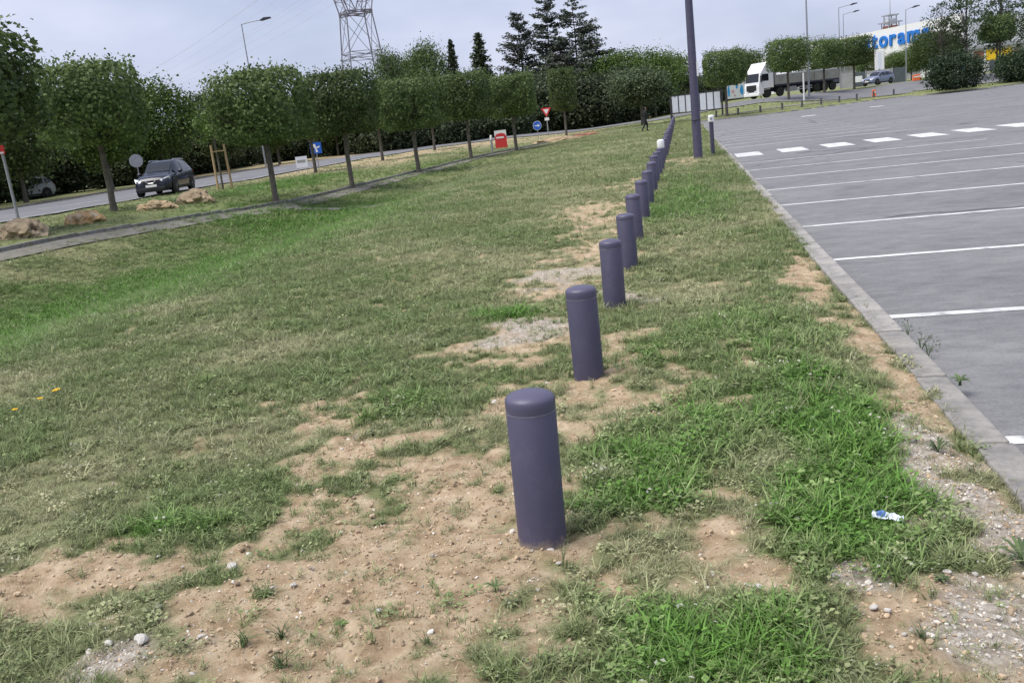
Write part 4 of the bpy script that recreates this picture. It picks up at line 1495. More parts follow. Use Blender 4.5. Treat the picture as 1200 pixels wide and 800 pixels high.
# hoarding with blue and pink print behind the notice board
xa, ya = D(852, 112); xb, yb = D(893, 116)
t = thing('hoarding', (xa, ya, zt(xa, ya)), math.atan2(yb - ya, xb - xa), 'white advertising hoarding with blue and pink print in front of the lorry', 'hoarding')
ln = math.hypot(xb - xa, yb - ya)
for k in range(3):
    MB().box((ln * k / 3 + .03, -.04, .5), (ln * (k + 1) / 3 - .03, .04, 2.6)).obj('panel', M['white'], t)
for k, (x_, z_, w_, h_, m) in enumerate([(.1, .6, .5, 1.7, 'cyan'), (.8, 1.1, .7, .5, 'pink'), (1.7, 1.6, .5, .6, 'cyan'), (2.5, .7, .8, 1.5, 'cyan'), (1.3, .7, .4, .3, 'pink'), (3.5, 1.2, .5, .8, 'cyan')]):
    r_ = random.Random(k)
    pts = [(x_ + w_ * (.5 + .5 * math.cos(a) * r_.uniform(.7, 1)), -.045, z_ + h_ * (.5 + .5 * math.sin(a) * r_.uniform(.7, 1))) for a in np.linspace(0, 6.0, 10)]
    MB().add(pts, [tuple(range(10))]).obj('print', M[m], t).location = (0, -.002 * k, 0)
for s in (.1, ln - .1):
    MB().box((s - .05, .05, -.2), (s + .05, .12, 2.5)).obj('post', M['darkmetal'], t)

# orange barrier by the far road
x, y = D(1074, 104)
t = thing('barrier', (x, y, zt(x, y)), .1, 'orange plastic barrier on the grass near the blue-grey car', 'barrier')
t.scale = (.75, .75, .7)
MB().prism([(-.65, .0), (.65, 0), (.6, .25), (.5, 1.0), (-.5, 1.0), (-.6, .25)], -.18, .18).obj('body', M['orange'], t, bevel=.06)
MB().box((-.45, -.19, .55), (.45, -.182, .75)).obj('stripe', M['white'], t)
x, y = D(1024, 88)
t = thing('barrier', (x, y, zt(x, y)), .1, 'small orange marker standing in front of the blue-grey car', 'barrier')
MB().prism([(-.2, .0), (.2, 0), (.16, .7), (-.16, .7)], -.08, .08).obj('body', M['orange'], t, bevel=.03)
MB().box((-.15, -.09, .4), (.15, -.083, .52)).obj('stripe', M['white'], t)

# ------------------------------------------------------------------ shop buildings
xa, ya = D(1135, 142); xb, yb = D(858, 225)
ln = math.hypot(xb - xa, yb - ya)
gz = zt(xa, ya)
rz = math.atan2(ya - yb, xa - xb)           # local +x runs from far-left end to near-right end; -y faces the car park
t = thing('shop_building', (xb, yb, gz), rz, 'long white shop building with large blue letters on its front', 'building')
MB().box((0, .3, -1), (ln, 40, 8.0)).obj('wall', M['offwhite'], t)
fas = MB().box((ln * .42, -1.0, 4.2), (ln, .29, 9.1)).obj('fascia', M['white'], t)
MB().box((0, -.2, 6.2), (ln * .418, .29, 8.4)).obj('fascia', M['white'], t)
np_ = 14
for k in range(np_):
    x0, x1 = ln * k / np_ + .06, ln * (k + 1) / np_ - .06
    MB().box((x0, .18, 0), (x1, .295, 4.4)).obj('wall_panel', M['greywall'] if k % 3 else M['offwhite'], t)
    if k % 3 == 1:
        MB().box((x0 + .4, .12, .8), (x1 - .4, .178, 3.6)).obj('window', M['glass'], t)
# letters
fnt = bpy.data.curves.new('letter_curve', 'FONT')
fnt.size = 3.8
fnt.extrude = .12
fnt.offset = .10
widths = []
lets = 'castorama'
tmp = bpy.data.objects.new('letter_tmp', fnt)
COL.objects.link(tmp)
metas = []
for ch in lets:
    fnt.body = ch
    bpy.context.view_layer.update()
    me_ = bpy.data.meshes.new_from_object(tmp.evaluated_get(bpy.context.evaluated_depsgraph_get()))
    co = np.empty(len(me_.vertices) * 3, np.float32)
    me_.vertices.foreach_get('co', co)
    co = co.reshape(-1, 3)
    me_.name = 'letter'
    me_.materials.clear(); me_.materials.append(M['letters'])
    metas.append((me_, co[:, 0].min(), co[:, 0].max()))
bpy.data.objects.remove(tmp)


def local_x(u):                             # where photo column u meets the facade line
    dx, dy = D(u, 1)
    A = np.array([[dx, -(xa - xb) / ln], [dy, -(ya - yb) / ln]])
    s = np.linalg.solve(A, np.array([xb, yb]))
    return float(s[1])


lx0, lx1 = local_x(1002), local_x(1097)
tot = sum(b_ - a_ for _, a_, b_ in metas) + .45 * 8
kx = (lx1 - lx0) / tot
x = lx0
for me_, a_, b_ in metas:
    o = link('letter', me_, fas)
    o.rotation_euler = (math.pi / 2, 0, 0)
    o.scale = (kx, 1.0, 1)
    o.location = (x - a_ * kx, -1.14, 6.1)
    x += (b_ - a_ + .45) * kx
# roof rail
for k in range(13):
    xx = 3 + k * (ln * .46) / 12
    MB().tube([(xx, .6, 8.3 if xx < ln * .41 else 9.4), (xx, .6, 10.6)], .11, 6).obj('rail_post', M['galv'], t)
for z in (10.0, 10.6):
    MB().tube([(2.5, .6, z), (3.5 + ln * .46, .6, z)], .07, 6).obj('roof_rail', M['galv'], t)
# stepped rooftop tower behind the letters
x, y = D(1044, 205)
t = thing('rooftop_tower', (x, y, gz), .4, 'stepped lattice tower with three platforms showing above the shop letters', 'tower')
t.scale = (.85, .85, .95)
for k, (w_, z_) in enumerate([(2.2, 11.2), (1.9, 13.3), (1.35, 14.9)]):
    MB().box((-w_ * 1.15, -w_ * 1.15, z_), (w_ * 1.15, w_ * 1.15, z_ + .28)).obj('platform', M['galv'], t)
    for a in range(4):
        sx_, sy_ = (-1, 1, 1, -1)[a], (-1, -1, 1, 1)[a]
        MB().tube([(sx_ * w_ * .8, sy_ * w_ * .8, z_ - 2.2), (sx_ * w_ * .8, sy_ * w_ * .8, z_)], .16, 6).obj('column', M['galv'], t)
    MB().box((-w_ * .7, -w_ * .7, z_ - 1.9), (w_ * .7, w_ * .7, z_ - .6)).obj('screen', M['brick'] if k == 1 else M['offwhite'], t)
MB().box((-1.5, -1.5, 0), (1.5, 1.5, 9.5)).obj('shaft', M['offwhite'], t)
MB().tube([(0, 0, 15), (0, 0, 19.5)], [.14, .05], 6).obj('mast', M['galv'], t)
# white totem
x, y = D(1031, 124)
t = thing('totem_sign', (x, y, zt(x, y)), face(x, y), 'tall white totem column with a grey stripe under the shop front', 'sign')
MB().box((-.62, -.25, -.3), (.62, .25, 4.6)).obj('column', M['white'], t, bevel=.05)
MB().box((-.2, -.262, .4), (.2, -.252, 4.2)).obj('stripe', M['panel'], t)
# low grey yard wall with panels
xa, ya = D(985, 122); xb, yb = D(1062, 118)
t = thing('yard_wall', (xa, ya, zt(xa, ya)), math.atan2(yb - ya, xb - xa), 'low grey yard wall with pale panels behind the blue-grey car', 'wall')
ln = math.hypot(xb - xa, yb - ya)
for k in range(5):
    MB().box((ln * k / 5 + .03, 0, -.3), (ln * (k + 1) / 5 - .03, .2, 1.9)).obj('panel', M[('greywall', 'slate', 'greywall', 'greywall', 'slate')[k]], t)
    MB().box((ln * k / 5 - .08, -.05, -.3), (ln * k / 5 + .025, .24, 2.05)).obj('post', M['galv'], t)
for k in (1, 2):
    MB().box((k * 1.6 + .2, -.03, .6), (k * 1.6 + 1.2, -.005, 1.4)).obj('notice', M['offwhite'], t)
# second shop on the right, with yellow panel
xa, ya = D(1125, 125); xb, yb = D(1290, 118)
t = thing('shop_building', (xa, ya, zt(xa, ya)), math.atan2(yb - ya, xb - xa), 'low grey and white shop with a yellow panel behind the bushes', 'building')
ln = math.hypot(xb - xa, yb - ya)
MB().box((0, .2, -.5), (ln, 18, 3.2)).obj('wall', M['offwhite'], t)
MB().box((-.3, -.3, 3.2), (ln + .3, 18.2, 3.55)).obj('roof_edge', M['galv'], t)
for x_, w_, z0_, z1_, m, nm in [(.1, 1.0, .6, 1.8, 'cyan', 'panel'), (1.7, 1.2, 1.9, 2.9, 'brick', 'panel'), (1.4, 1.3, 0, 1.8, 'slate', 'door'), (2.95, .2, 0, 3.0, 'white', 'pilaster'),
                                (3.2, 3.2, 1.5, 2.9, 'yellow', 'panel'), (6.6, .8, 1.9, 2.8, 'brick', 'panel'), (8.0, 1.6, .9, 2.0, 'glass', 'window'), (10.2, 2.0, .9, 2.0, 'glass', 'window'), (3.6, 2.4, 0, 1.4, 'slate', 'door'), (12.6, 1.5, 1.9, 2.8, 'brick', 'panel')]:
    MB().box((x_, .1, z0_), (x_ + w_, .19, z1_)).obj(nm, M[m], t)

# ------------------------------------------------------------------ pylon and wires
px, py = D(438, 205)
PZ = zt(px, py)
t = thing('electricity_pylon', (px, py, PZ), .62, 'steel lattice electricity pylon rising behind the clipped trees', 'pylon')
t.scale = (.85, .85, .915)


def lattice(name, levels, r, par, r2):
    """levels: list of (z, half width x, half width y)"""
    b = MB()
    cs = [[(sx_ * wx, sy_ * wy, z) for sx_, sy_ in ((-1, -1), (1, -1), (1, 1), (-1, 1))] for z, wx, wy in levels]
    for i in range(len(cs) - 1):
        for k in range(4):
            b.tube([cs[i][k], cs[i + 1][k]], r, 5)
            n = (k + 1) % 4
            b.tube([cs[i][k], cs[i + 1][n]], r2, 4, cap=False)
            b.tube([cs[i][n], cs[i + 1][k]], r2, 4, cap=False)
            b.tube([cs[i + 1][k], cs[i + 1][n]], r2, 4, cap=False)
    return b.obj(name, M['pylon'], par)


lattice('leg_section', [(-.5, 6.2, 6.2), (7, 5.5, 5.5), (13, 4.95, 4.95), (15, 4.8, 4.8), (20.5, 4.3, 4.3), (22, 4.15, 4.15), (31, 3.35, 3.35)], .17, t, .075)
lattice('waist', [(30.6, 3.4, 3.4), (31.4, 3.45, 3.45)], .2, t, .12)
for sg in (1, -1):
    b = MB()
    c0 = [(sg * 3.4, -3.3, 31.3), (sg * 3.4, 3.3, 31.3), (sg * .7, 3.0, 31.3), (sg * .7, -3.0, 31.3)]
    c1 = [(sg * 7.6, -1.2, 45), (sg * 7.6, 1.2, 45), (sg * 5.6, 1.2, 45), (sg * 5.6, -1.2, 45)]
    for k in range(4):
        b.tube([c0[k], c1[k]], .16, 5)
    for i in range(5):
        f0, f1 = i / 5, (i + 1) / 5
        for k in range(4):
            n = (k + 1) % 4
            A_ = np.array(c0[k]) * (1 - f0) + np.array(c1[k]) * f0
            B_ = np.array(c0[n]) * (1 - f1) + np.array(c1[n]) * f1
            C_ = np.array(c0[k]) * (1 - f1) + np.array(c1[k]) * f1
            b.tube([A_, B_], .075, 4, cap=False)
            b.tube([C_, B_], .075, 4, cap=False)
    b.obj('fork_arm', M['pylon'], t)
lattice('crossarm', [(45, 14, 1.2), (47, 13, 1.0)], .14, t, .08)
ARM = [(-13, 45), (-7, 45), (0, 45), (7, 45), (13, 45), (-8, 47.5), (8, 47.5)]
fx_, fy_ = D(60, 520)
ang = .62
for k, (ax, az) in enumerate(ARM):
    ax, az = ax * .85, az * .915
    s = np.array([px + ax * math.cos(ang), py + ax * math.sin(ang), PZ + az - (3 if az < 46 else 0)])
    e = np.array([fx_ + ax * math.cos(ang), fy_ + ax * math.sin(ang), az - 3])
    pts = []
    for f in np.linspace(0, 1, 25):
        p = s * (1 - f) + e * f
        p[2] -= 4 * 9.0 * f * (1 - f)
        pts.append(p)
    b = MB().tube(pts, .024, 5)
    o = b.obj('power_line', M['wire'])
    tag(o, 'thin power line wire hanging from the pylon across the sky', 'wire', 'power line wires')

# ------------------------------------------------------------------ the walker
p = G(757, 153.5, .22)
J = {'pel': (0, 0, .93), 'wai': (0, .01, 1.08), 'che': (.02, 0, 1.3), 'nek': (.03, 0, 1.47), 'jaw': (.06, 0, 1.56), 'hed': (.05, 0, 1.66), 'crn': (.04, 0, 1.745),
     'shl': (.02, .19, 1.41), 'ell': (-.1, .26, 1.14), 'wrl': (.06, .27, .93), 'hal': (.1, .265, .86),
     'shr': (.02, -.19, 1.41), 'elr': (.0, -.27, 1.14), 'wrr': (.2, -.25, 1.02), 'har': (.27, -.245, .99),
     'hil': (0, .1, .88), 'knl': (.17, .1, .5), 'anl': (.12, .1, .1), 'tol': (.3, .11, .04),
     'hir': (0, -.1, .88), 'knr': (-.07, -.1, .48), 'anr': (-.32, -.1, .14), 'tor': (-.2, -.11, .035)}
RD = {'pel': .15, 'wai': .13, 'che': .165, 'nek': .06, 'jaw': .075, 'hed': .1, 'crn': .075, 'shl': .075, 'ell': .05, 'wrl': .035, 'hal': .036, 'shr': .075, 'elr': .05, 'wrr': .035, 'har': .036,
      'hil': .1, 'knl': .07, 'anl': .05, 'tol': .04, 'hir': .1, 'knr': .07, 'anr': .05, 'tor': .04}
ED = [('pel', 'wai'), ('wai', 'che'), ('che', 'nek'), ('nek', 'jaw'), ('jaw', 'hed'), ('hed', 'crn'), ('che', 'shl'), ('shl', 'ell'), ('ell', 'wrl'), ('wrl', 'hal'), ('che', 'shr'), ('shr', 'elr'), ('elr', 'wrr'), ('wrr', 'har'),
      ('pel', 'hil'), ('hil', 'knl'), ('knl', 'anl'), ('anl', 'tol'), ('pel', 'hir'), ('hir', 'knr'), ('knr', 'anr'), ('anr', 'tor')]
for sd, h, dr in (('l', 'hal', (.03, 0, -.08)), ('r', 'har', (.085, 0, -.02))):
    for q_ in range(4):
        n1_, n2_ = f'f{sd}{q_}a', f'f{sd}{q_}b'
        o_ = np.array(J[h])
        side_ = np.array([0, 0, 1.]) if sd == 'r' else np.array([1., 0, 0])
        J[n1_] = tuple(o_ + np.array(dr) * .55 + side_ * (q_ - 1.5) * .021)
        J[n2_] = tuple(o_ + np.array(dr) * (1.05 - .1 * abs(q_ - 1.3)) + side_ * (q_ - 1.5) * .021 + np.array([.01, -.012, -.01]))
        RD[n1_] = RD[n2_] = .009
        ED += [(h, n1_), (n1_, n2_)]
    J[f't{sd}'] = tuple(np.array(J['wr' + sd]) * .35 + np.array(J[h]) * .65 + np.array([.05, 0, .03]))
    RD[f't{sd}'] = .011
    ED.append((h, f't{sd}'))
names = list(J)
me = bpy.data.meshes.new('person')
me.from_pydata([J[n] for n in names], [(names.index(a), names.index(c)) for a, c in ED], [])
for m in ('cloth', 'skin', 'hair'):
    me.materials.append(M[m])
body = link('person', me)
sk = body.modifiers.new('skin', 'SKIN')
sk.use_smooth_shade = True
for i, n in enumerate(names):
    me.skin_vertices[0].data[i].radius = (RD[n], RD[n])
    me.skin_vertices[0].data[i].use_root = (n == 'pel')
su = body.modifiers.new('sub', 'SUBSURF')
su.levels = su.render_levels = 1
bpy.context.view_layer.update()
me2 = bpy.data.meshes.new_from_object(body.evaluated_get(bpy.context.evaluated_depsgraph_get()))
bpy.data.objects.remove(body)
mi = []
for pl in me2.polygons:
    c = pl.center
    k = 0
    if c.z > 1.49:
        k = 2 if (c.z > 1.68 or c.x < .03) else 1
    elif (c.y > .2 and c.z < .92) or (c.x > .22 and c.z > .85):
        k = 1
    mi.append(k)
me2.materials.clear()
for m in ('cloth', 'skin', 'hair'):
    me2.materials.append(M[m])
me2.polygons.foreach_set('material_index', mi)
me2.name = 'body'
t = thing('person', (p[0], p[1], zt(p[0], p[1])), 1.0 * .35, 'person in black clothes walking across the far end of the grass', 'person')
t.scale = (.93, .93, .93)
link('body', me2, t)
fm = MB()
fm.lathe([(.012, -.006), (.0, .006)], 8, axis='y', origin=(.145, .035, 1.655))
fm.lathe([(.012, -.006), (.0, .006)], 8, axis='y', origin=(.145, -.035, 1.655))
fm.obj('eyes', M['hair'], t)
MB().add([(.142, -.015, 1.61), (.142, .015, 1.61), (.17, 0, 1.615), (.145, 0, 1.655)], [(0, 1, 2), (1, 3, 2), (3, 0, 2)]).obj('nose', M['skin'], t)
for sg in (1, -1):
    MB().lathe([(0, -.012), (.024, 0), (0, .012)], 10, axis='y', origin=(.05, .1 * sg, 1.64)).obj('ear', M['skin'], t)
MB().box((.128, -.02, 1.578), (.14, .02, 1.586)).obj('mouth', M['brick'], t)

# ------------------------------------------------------------------ small things in the foreground
import bmesh
# crumpled wrapper
p = G(1040, 616, .1)
bm = bmesh.new()
bmesh.ops.create_grid(bm, x_segments=14, y_segments=7, size=1)
r_ = random.Random(3)
for v in bm.verts:
    x_, y_ = v.co.x, v.co.y
    n = fbm(np.array([x_ * 2.2 + 5]), np.array([y_ * 2 + 3]), 3, 4)[0]
    n2 = fbm(np.array([x_ * 5 + 1]), np.array([y_ * 4 + 9]), 2, 8)[0]
    v.co.x = x_ * .062 * (1 - .1 * abs(y_))
    v.co.y = y_ * .022 * (.7 + .5 * n)
    v.co.z = .012 + .03 * (n - .35) * (1 - y_ * y_ * .5) + (n2 - .5) * .018
me = bpy.data.meshes.new('wrapper')
bm.to_mesh(me); bm.free()
me.materials.append(M['wrap']); me.materials.append(M['wrapb'])
for pl in me.polygons:
    if -.045 < pl.center.x < -.012 and pl.center.y > -.008: pl.material_index = 1
o = link('plastic_wrapper', me)
o.scale = (.88, .88, .88)
o.modifiers.new('s', 'SOLIDIFY').thickness = .0008
o.location = (p[0], p[1], zt(p[0], p[1]) + .045)
o.rotation_euler = (.25, .1, -.25)
tag(o, 'crumpled white and blue plastic wrapper lying on the lush grass', 'litter')

# loose pale stones, big enough to pick out
SM = [rock_mesh('stone', 1, .75, .5, 40 + k, M['stone'], 2) for k in range(4)]
stones = [(272, 662, 13), (320, 689, 7), (344, 686, 8), (444, 718, 7), (236, 745, 8), (166, 752, 16), (186, 715, 7), (1024, 716, 8), (1040, 718, 8), (975, 680, 7), (1110, 668, 8), (888, 690, 10), (1052, 640, 7), (960, 765, 7),
          (645, 646, 8), (655, 660, 6), (185, 650, 5), (128, 757, 9), (290, 598, 5), (1130, 655, 6), (1170, 720, 6), (955, 690, 6), (1085, 632, 5), (350, 750, 5), (630, 690, 5), (1060, 745, 6)]
for k, (u, v, w_) in enumerate(stones):
    p = G(u, v, .1)
    d = np.linalg.norm(p - [0, 0, EYE])
    s = w_ / F_PX * d * .55
    o = link('stone', SM[k % 4])
    o.location = (p[0], p[1], zt(p[0], p[1]) + s * .2 + .008)
    o.scale = (s, s, s)
    o.rotation_euler = (r_.uniform(-.2, .2), r_.uniform(-.2, .2), r_.random() * 6)
    if v < 640 or u < 700:
        tag(o, 'small pale stone lying loose on the bare sand around the first bollard', 'stone', 'loose stones on the sand')
    else:
        tag(o, 'small pale stone lying loose on the gritty strip by the kerb', 'stone', 'loose stones by the kerb')


def blade_mesh(name, n, spread, h, w, bend, seed, m, seg=3):
    r = np.random.default_rng(seed)
    vs, fs = [], []
    for i in range(n):
        a = r.random() * 6.283
        rad = spread * math.sqrt(r.random())
        bx, by_ = rad * math.cos(r.random() * 6.283), rad * math.sin(r.random() * 6.283)
        hh = h * r.uniform(.45, 1.2)
        be = bend * r.uniform(.3, 1.5)
        ww = w * r.uniform(.7, 1.3)
        ca_, sa_ = math.cos(a), math.sin(a)
        n0 = len(vs)
        for j in range(seg):
            f = j / seg
            out = be * hh * f ** 1.7
            z = hh * (f - .35 * be * f * f)
            wj = ww * (1 - .6 * f) * .5
            vs += [(bx + out * ca_ - wj * sa_, by_ + out * sa_ + wj * ca_, z - .006), (bx + out * ca_ + wj * sa_, by_ + out * sa_ - wj * ca_, z - .006)]
        vs.append((bx + be * hh * ca_, by_ + be * hh * sa_, hh * (1 - .35 * be) - .006))
        for j in range(seg - 1):
            k = n0 + j * 2
            fs.append((k, k + 1, k + 3, k + 2))
        k = n0 + (seg - 1) * 2
        fs.append((k, k + 1, k + 2))
    me_ = bpy.data.meshes.new(name)
    me_.from_pydata(vs, [], fs)
    me_.materials.append(m)
    me_.polygons.foreach_set('use_smooth', [True] * len(fs))
    return me_


def rosette(name, n, ln, wd, lift, seed, m):
    r = np.random.default_rng(seed)
    b = MB()
    for i in range(n):
        a = 6.283 * i / n + r.normal(0, .25)
        l_ = ln * r.uniform(.65, 1.15)
        li = lift * r.uniform(.5, 1.3)
        ca_, sa_ = math.cos(a), math.sin(a)
        vs, fs = [], []
        for j, f in enumerate((0, .25, .5, .75, 1)):
            w_ = wd * (0.25, .8, 1., .75, .05)[j] * .5
            x_ = l_ * f
            z_ = li * math.sin(f * 2.3) * l_ + .004
            for sg in (-1, 0, 1):
                vs.append((x_ * ca_ - sg * w_ * sa_, x_ * sa_ + sg * w_ * ca_, z_ - (0 if sg else .15 * w_)))
        for j in range(4):
            fs += [(j * 3, j * 3 + 1, j * 3 + 4, j * 3 + 3), (j * 3 + 1, j * 3 + 2, j * 3 + 5, j * 3 + 4)]
        b.add(vs, fs)
    return b.mesh(name, m, 60)


BLW = blade_mesh('leaves', 30, .025, .085, .005, 1.0, 460, M['weed'])
RO = [rosette('leaves', 19, .085, .011, .5, 50, M['weed']), rosette('leaves', 16, .055, .016, .35, 51, M['weed'])]
for k, (u, v, s, z, lab) in enumerate([(1099, 528, 1.25, .08, 'spiky rosette weed growing in the sand close to the kerb'), (1125, 462, 1.5, .01, 'dark leafy weed sprouting on the asphalt side of the kerb'),
                                     (1198, 652, 1.6, .08, 'large green weed at the foot of the kerb on pale grit'), (1104, 686, .8, .08, 'small flat green weed on the pale grit'),
                                     (581, 690, .8, .1, 'flat leafy weed alone on the sand in front of the first bollard'), (1080, 750, .8, .09, 'low weed on the sandy grit near the grass edge'),
                                     (330, 745, 1.1, .1, 'grassy weed tuft rising from the bare sand'), (500, 755, .8, .1, 'small weed on the open bare sand'),
                                     (284, 752, 1.2, .1, 'bushy weed tuft by the sandy pale patch'), (328, 780, 1.3, .1, 'upright weed with long blades at the edge of the sand')]):
    p = G(u, v, z)
    zz = .004 if p[0] > 1.34 else zt(p[0], p[1]) + .01
    t = thing('weed', (p[0], p[1], zz), k, lab, 'weed')
    s *= .72
    t.scale = (s, s, s)
    link('leaves', BLW if k in (6, 7, 8, 9, 5) else RO[k % 2], t)
    MB().tube([(0, 0, -.02), (0, 0, .012)], [.008, .005], 6).obj('crown', M['weed'], t)
# tall thin weeds in the kerb joint
for k, (u, v) in enumerate([(1077, 412), (1092, 420), (1070, 396)]):
    p = G(u, v, 0)
    t = thing('weed', (1.345, p[1], 0), k, 'thin upright weed growing out of the kerb joint', 'weed', 'upright weeds in the kerb joint')
    t.scale = (.6, .6, .6)
    r2 = random.Random(k)
    for j in range(7):
        a = r2.random() * 6.28
        h = r2.uniform(.1, .22)
        e = (math.cos(a) * h * .45 + .05, math.sin(a) * h * .45, h)
        MB().tube([(0, 0, -.01), (e[0] * .4, e[1] * .4, h * .6), e], [.003, .0025, .0015], 4).obj('stem', M['weed'], t)
    V = leaf_arrays(np.array([(r2.gauss(.04, .06), r2.gauss(0, .06), r2.uniform(.03, .2)) for _ in range(40)]), .035, .012, np.random.default_rng(k))
    link('leaves', quads_mesh('leaves', V, M['weed']), t)
# yellow wildflowers
for k, (u, v) in enumerate([(54, 504), (72, 496), (77, 494), (29, 517)]):
    p = G(u, v, .0)
    z = zt(p[0], p[1])
    t = thing('wildflower', (p[0], p[1], z), k, 'yellow wildflower standing in the open grass', 'flower', 'yellow wildflowers in the grass')
    t.scale = (.6, .6, .8)
    MB().tube([(0, 0, -.02), (.01, 0, .1), (.015, .01, .17)], [.003, .003, .002], 5).obj('stem', M['weed'], t)
    fb = MB()
    for j in range(9):
        a = j * .698
        ca_, sa_ = math.cos(a), math.sin(a)
        fb.add([(.015, .01, .17), (.015 + .026 * ca_ - .009 * sa_, .01 + .026 * sa_ + .009 * ca_, .178), (.015 + .036 * ca_, .01 + .036 * sa_, .172), (.015 + .026 * ca_ + .009 * sa_, .01 + .026 * sa_ - .009 * ca_, .178)], [(0, 1, 2, 3)])
    fb.obj('petals', M['petal'], t)
    MB().lathe([(.012, .17), (.01, .18), (0, .183)], 10, origin=(.015, .01, 0)).obj('centre', M['petal'], t)

# ------------------------------------------------------------------ grass, clover, straw, pebbles: geometry-node scatters (stuff)
def proto_collection(name, meshes):
    c = bpy.data.collections.new(name)
    for i, me_ in enumerate(meshes):
        o = bpy.data.objects.new(f'{name}_{i:02d}', me_)
        c.objects.link(o)
    return c


def clover_mesh(name, n, spread, h, lf, seed, m):
    r = np.random.default_rng(seed)
    C = np.c_[r.normal(0, spread, n), r.normal(0, spread, n), h * r.uniform(.3, 1.1, n)]
    V = leaf_arrays(C, lf, lf * .8, r, np.tile([0, 0, 1.], (n, 1)), .7)
    return quads_mesh(name, V, m)


PT = []
for k in range(4): PT.append(blade_mesh('blades', 15, .035, .065, .0040, 1.0, 400 + k, M['tuft']))          # 0-3 fine grass
for k in range(2): PT.append(blade_mesh('blades', 16, .03, .10, .0062, .9, 410 + k, M['tuft']))              # 4-5 coarse grass
PT.append(clover_mesh('clover', 26, .045, .04, .02, 420, M['tuft']))                                        # 6
PT.append(clover_mesh('clover', 20, .035, .03, .026, 421, M['tuft']))                                       # 7
PT.append(blade_mesh('straw', 9, .05, .05, .0028, 1.9, 430, M['tuft']))                                      # 8 flattened straw
PT.append(blade_mesh('stems', 4, .03, .17, .0026, .45, 440, M['tuft']))                                      # 9 seed stems
PT.append(clover_mesh('flower_heads', 5, .05, .06, .016, 450, M['tuft']))                                   # 10 pale flower heads
PT.append(rosette('rosette', 12, .05, .014, .3, 52, M['tuft']))                                                # 11 small rosettes
PC = proto_collection('plant_kinds', PT)
PB = [rock_mesh('pebble', 1, .8, .55, 60 + k, M['pebble'], 1) for k in range(4)]
PBC = proto_collection('pebble_kinds', PB)


def scatter(name, P, rot, scl, idx, tint, coll, label, cat):
    n = len(P)
    me_ = bpy.data.meshes.new(name)
    me_.vertices.add(n)
    me_.vertices.foreach_set('co', P.astype(np.float32).ravel())
    for nm, ty, key, dat in (('rot', 'FLOAT_VECTOR', 'vector', rot), ('scl', 'FLOAT', 'value', scl), ('kind_id', 'INT', 'value', idx), ('tint', 'FLOAT_COLOR', 'color', np.c_[tint, np.ones(n)])):
        a = me_.attributes.new(nm, ty, 'POINT')
        a.data.foreach_set(key, np.ascontiguousarray(dat, np.int32 if ty == 'INT' else np.float32).ravel())
    o = link(name, me_)
    ng = bpy.data.node_groups.new('scatter_' + name, 'GeometryNodeTree')
    ng.interface.new_socket('Geometry', in_out='INPUT', socket_type='NodeSocketGeometry')
    ng.interface.new_socket('Geometry', in_out='OUTPUT', socket_type='NodeSocketGeometry')
    N = ng.nodes.new
    gi, go = N('NodeGroupInput'), N('NodeGroupOutput')
    mp_ = N('GeometryNodeMeshToPoints')
    ip = N('GeometryNodeInstanceOnPoints')
    ci = N('GeometryNodeCollectionInfo')
    ci.inputs['Collection'].default_value = coll
    ci.inputs['Separate Children'].default_value = True
    ci.inputs['Reset Children'].default_value = True

    def attr(nm, ty):
        a = N('GeometryNodeInputNamedAttribute')
        a.data_type = ty
        a.inputs['Name'].default_value = nm
        return a.outputs['Attribute']
    l_ = ng.links.new
    l_(gi.outputs[0], mp_.inputs['Mesh'])
    l_(mp_.outputs[0], ip.inputs['Points'])
    l_(ci.outputs[0], ip.inputs['Instance'])
    ip.inputs['Pick Instance'].default_value = True
    l_(attr('kind_id', 'INT'), ip.inputs['Instance Index'])
    e2r = N('FunctionNodeEulerToRotation')
    l_(attr('rot', 'FLOAT_VECTOR'), e2r.inputs[0])
    l_(e2r.outputs[0], ip.inputs['Rotation'])
    l_(attr('scl', 'FLOAT'), ip.inputs['Scale'])
    l_(ip.outputs[0], go.inputs[0])
    o.modifiers.new('scatter', 'NODES').node_group = ng
    return tag(o, label, cat, None, 'stuff')


def plan(n_per_m2, x0, x1, y0, y1):
    n = int(n_per_m2 * (x1 - x0) * (y1 - y0))
    return rng.uniform(x0, x1, n), rng.uniform(y0, y1, n)


def in_view(X, Y, pad=300):
    d = np.stack([X, Y, np.full_like(X, .08 - EYE)], -1)
    dep = d @ AF
    u = 600 + F_PX * (d @ AR) / dep
    v = 400 - F_PX * (d @ AU) / dep
    return (dep > .3) & (u > -pad * 3) & (u < 1200 + pad * 3) & (v < 800 + pad * 3)


X, Y, S = [], [], []
for dn, x0, x1, y0, y1, sc in [(1900, -6.5, 1.17, .9, 4.2, .95), (1350, -10.5, 1.19, 4.2, 7, 1.05), (760, -15.5, 1.19, 7, 12, 1.2), (360, -15.6, 1.19, 12, 20, 1.4), (150, -15.5, 1.19, 20, 36, 1.8), (42, -14, 1.19, 36, 62, 2.3), (20, -10, 1.19, 62, 84, 2.8),
                                (30, -25, -13, 14, 60, 2.2), (16, -26, -3, 56, 96, 2.6), (14, -2, 40, 84, 97, 2.6)]:
    a, c = plan(dn, x0, x1, y0, y1)
    k = in_view(a, c)
    X.append(a[k]); Y.append(c[k]); S.append(np.full(k.sum(), sc))
X, Y, S = np.concatenate(X), np.concatenate(Y), np.concatenate(S)
so_, lu_, gr_ = cover(X, Y)
dist_path = np.min(np.hypot(X[:, None] - PP[None, ::2, 0], Y[:, None] - PP[None, ::2, 1]), axis=1) if len(X) < 400000 else np.full(len(X), 9.)
clump = fbm(X * 6, Y * 6, 2, 55)
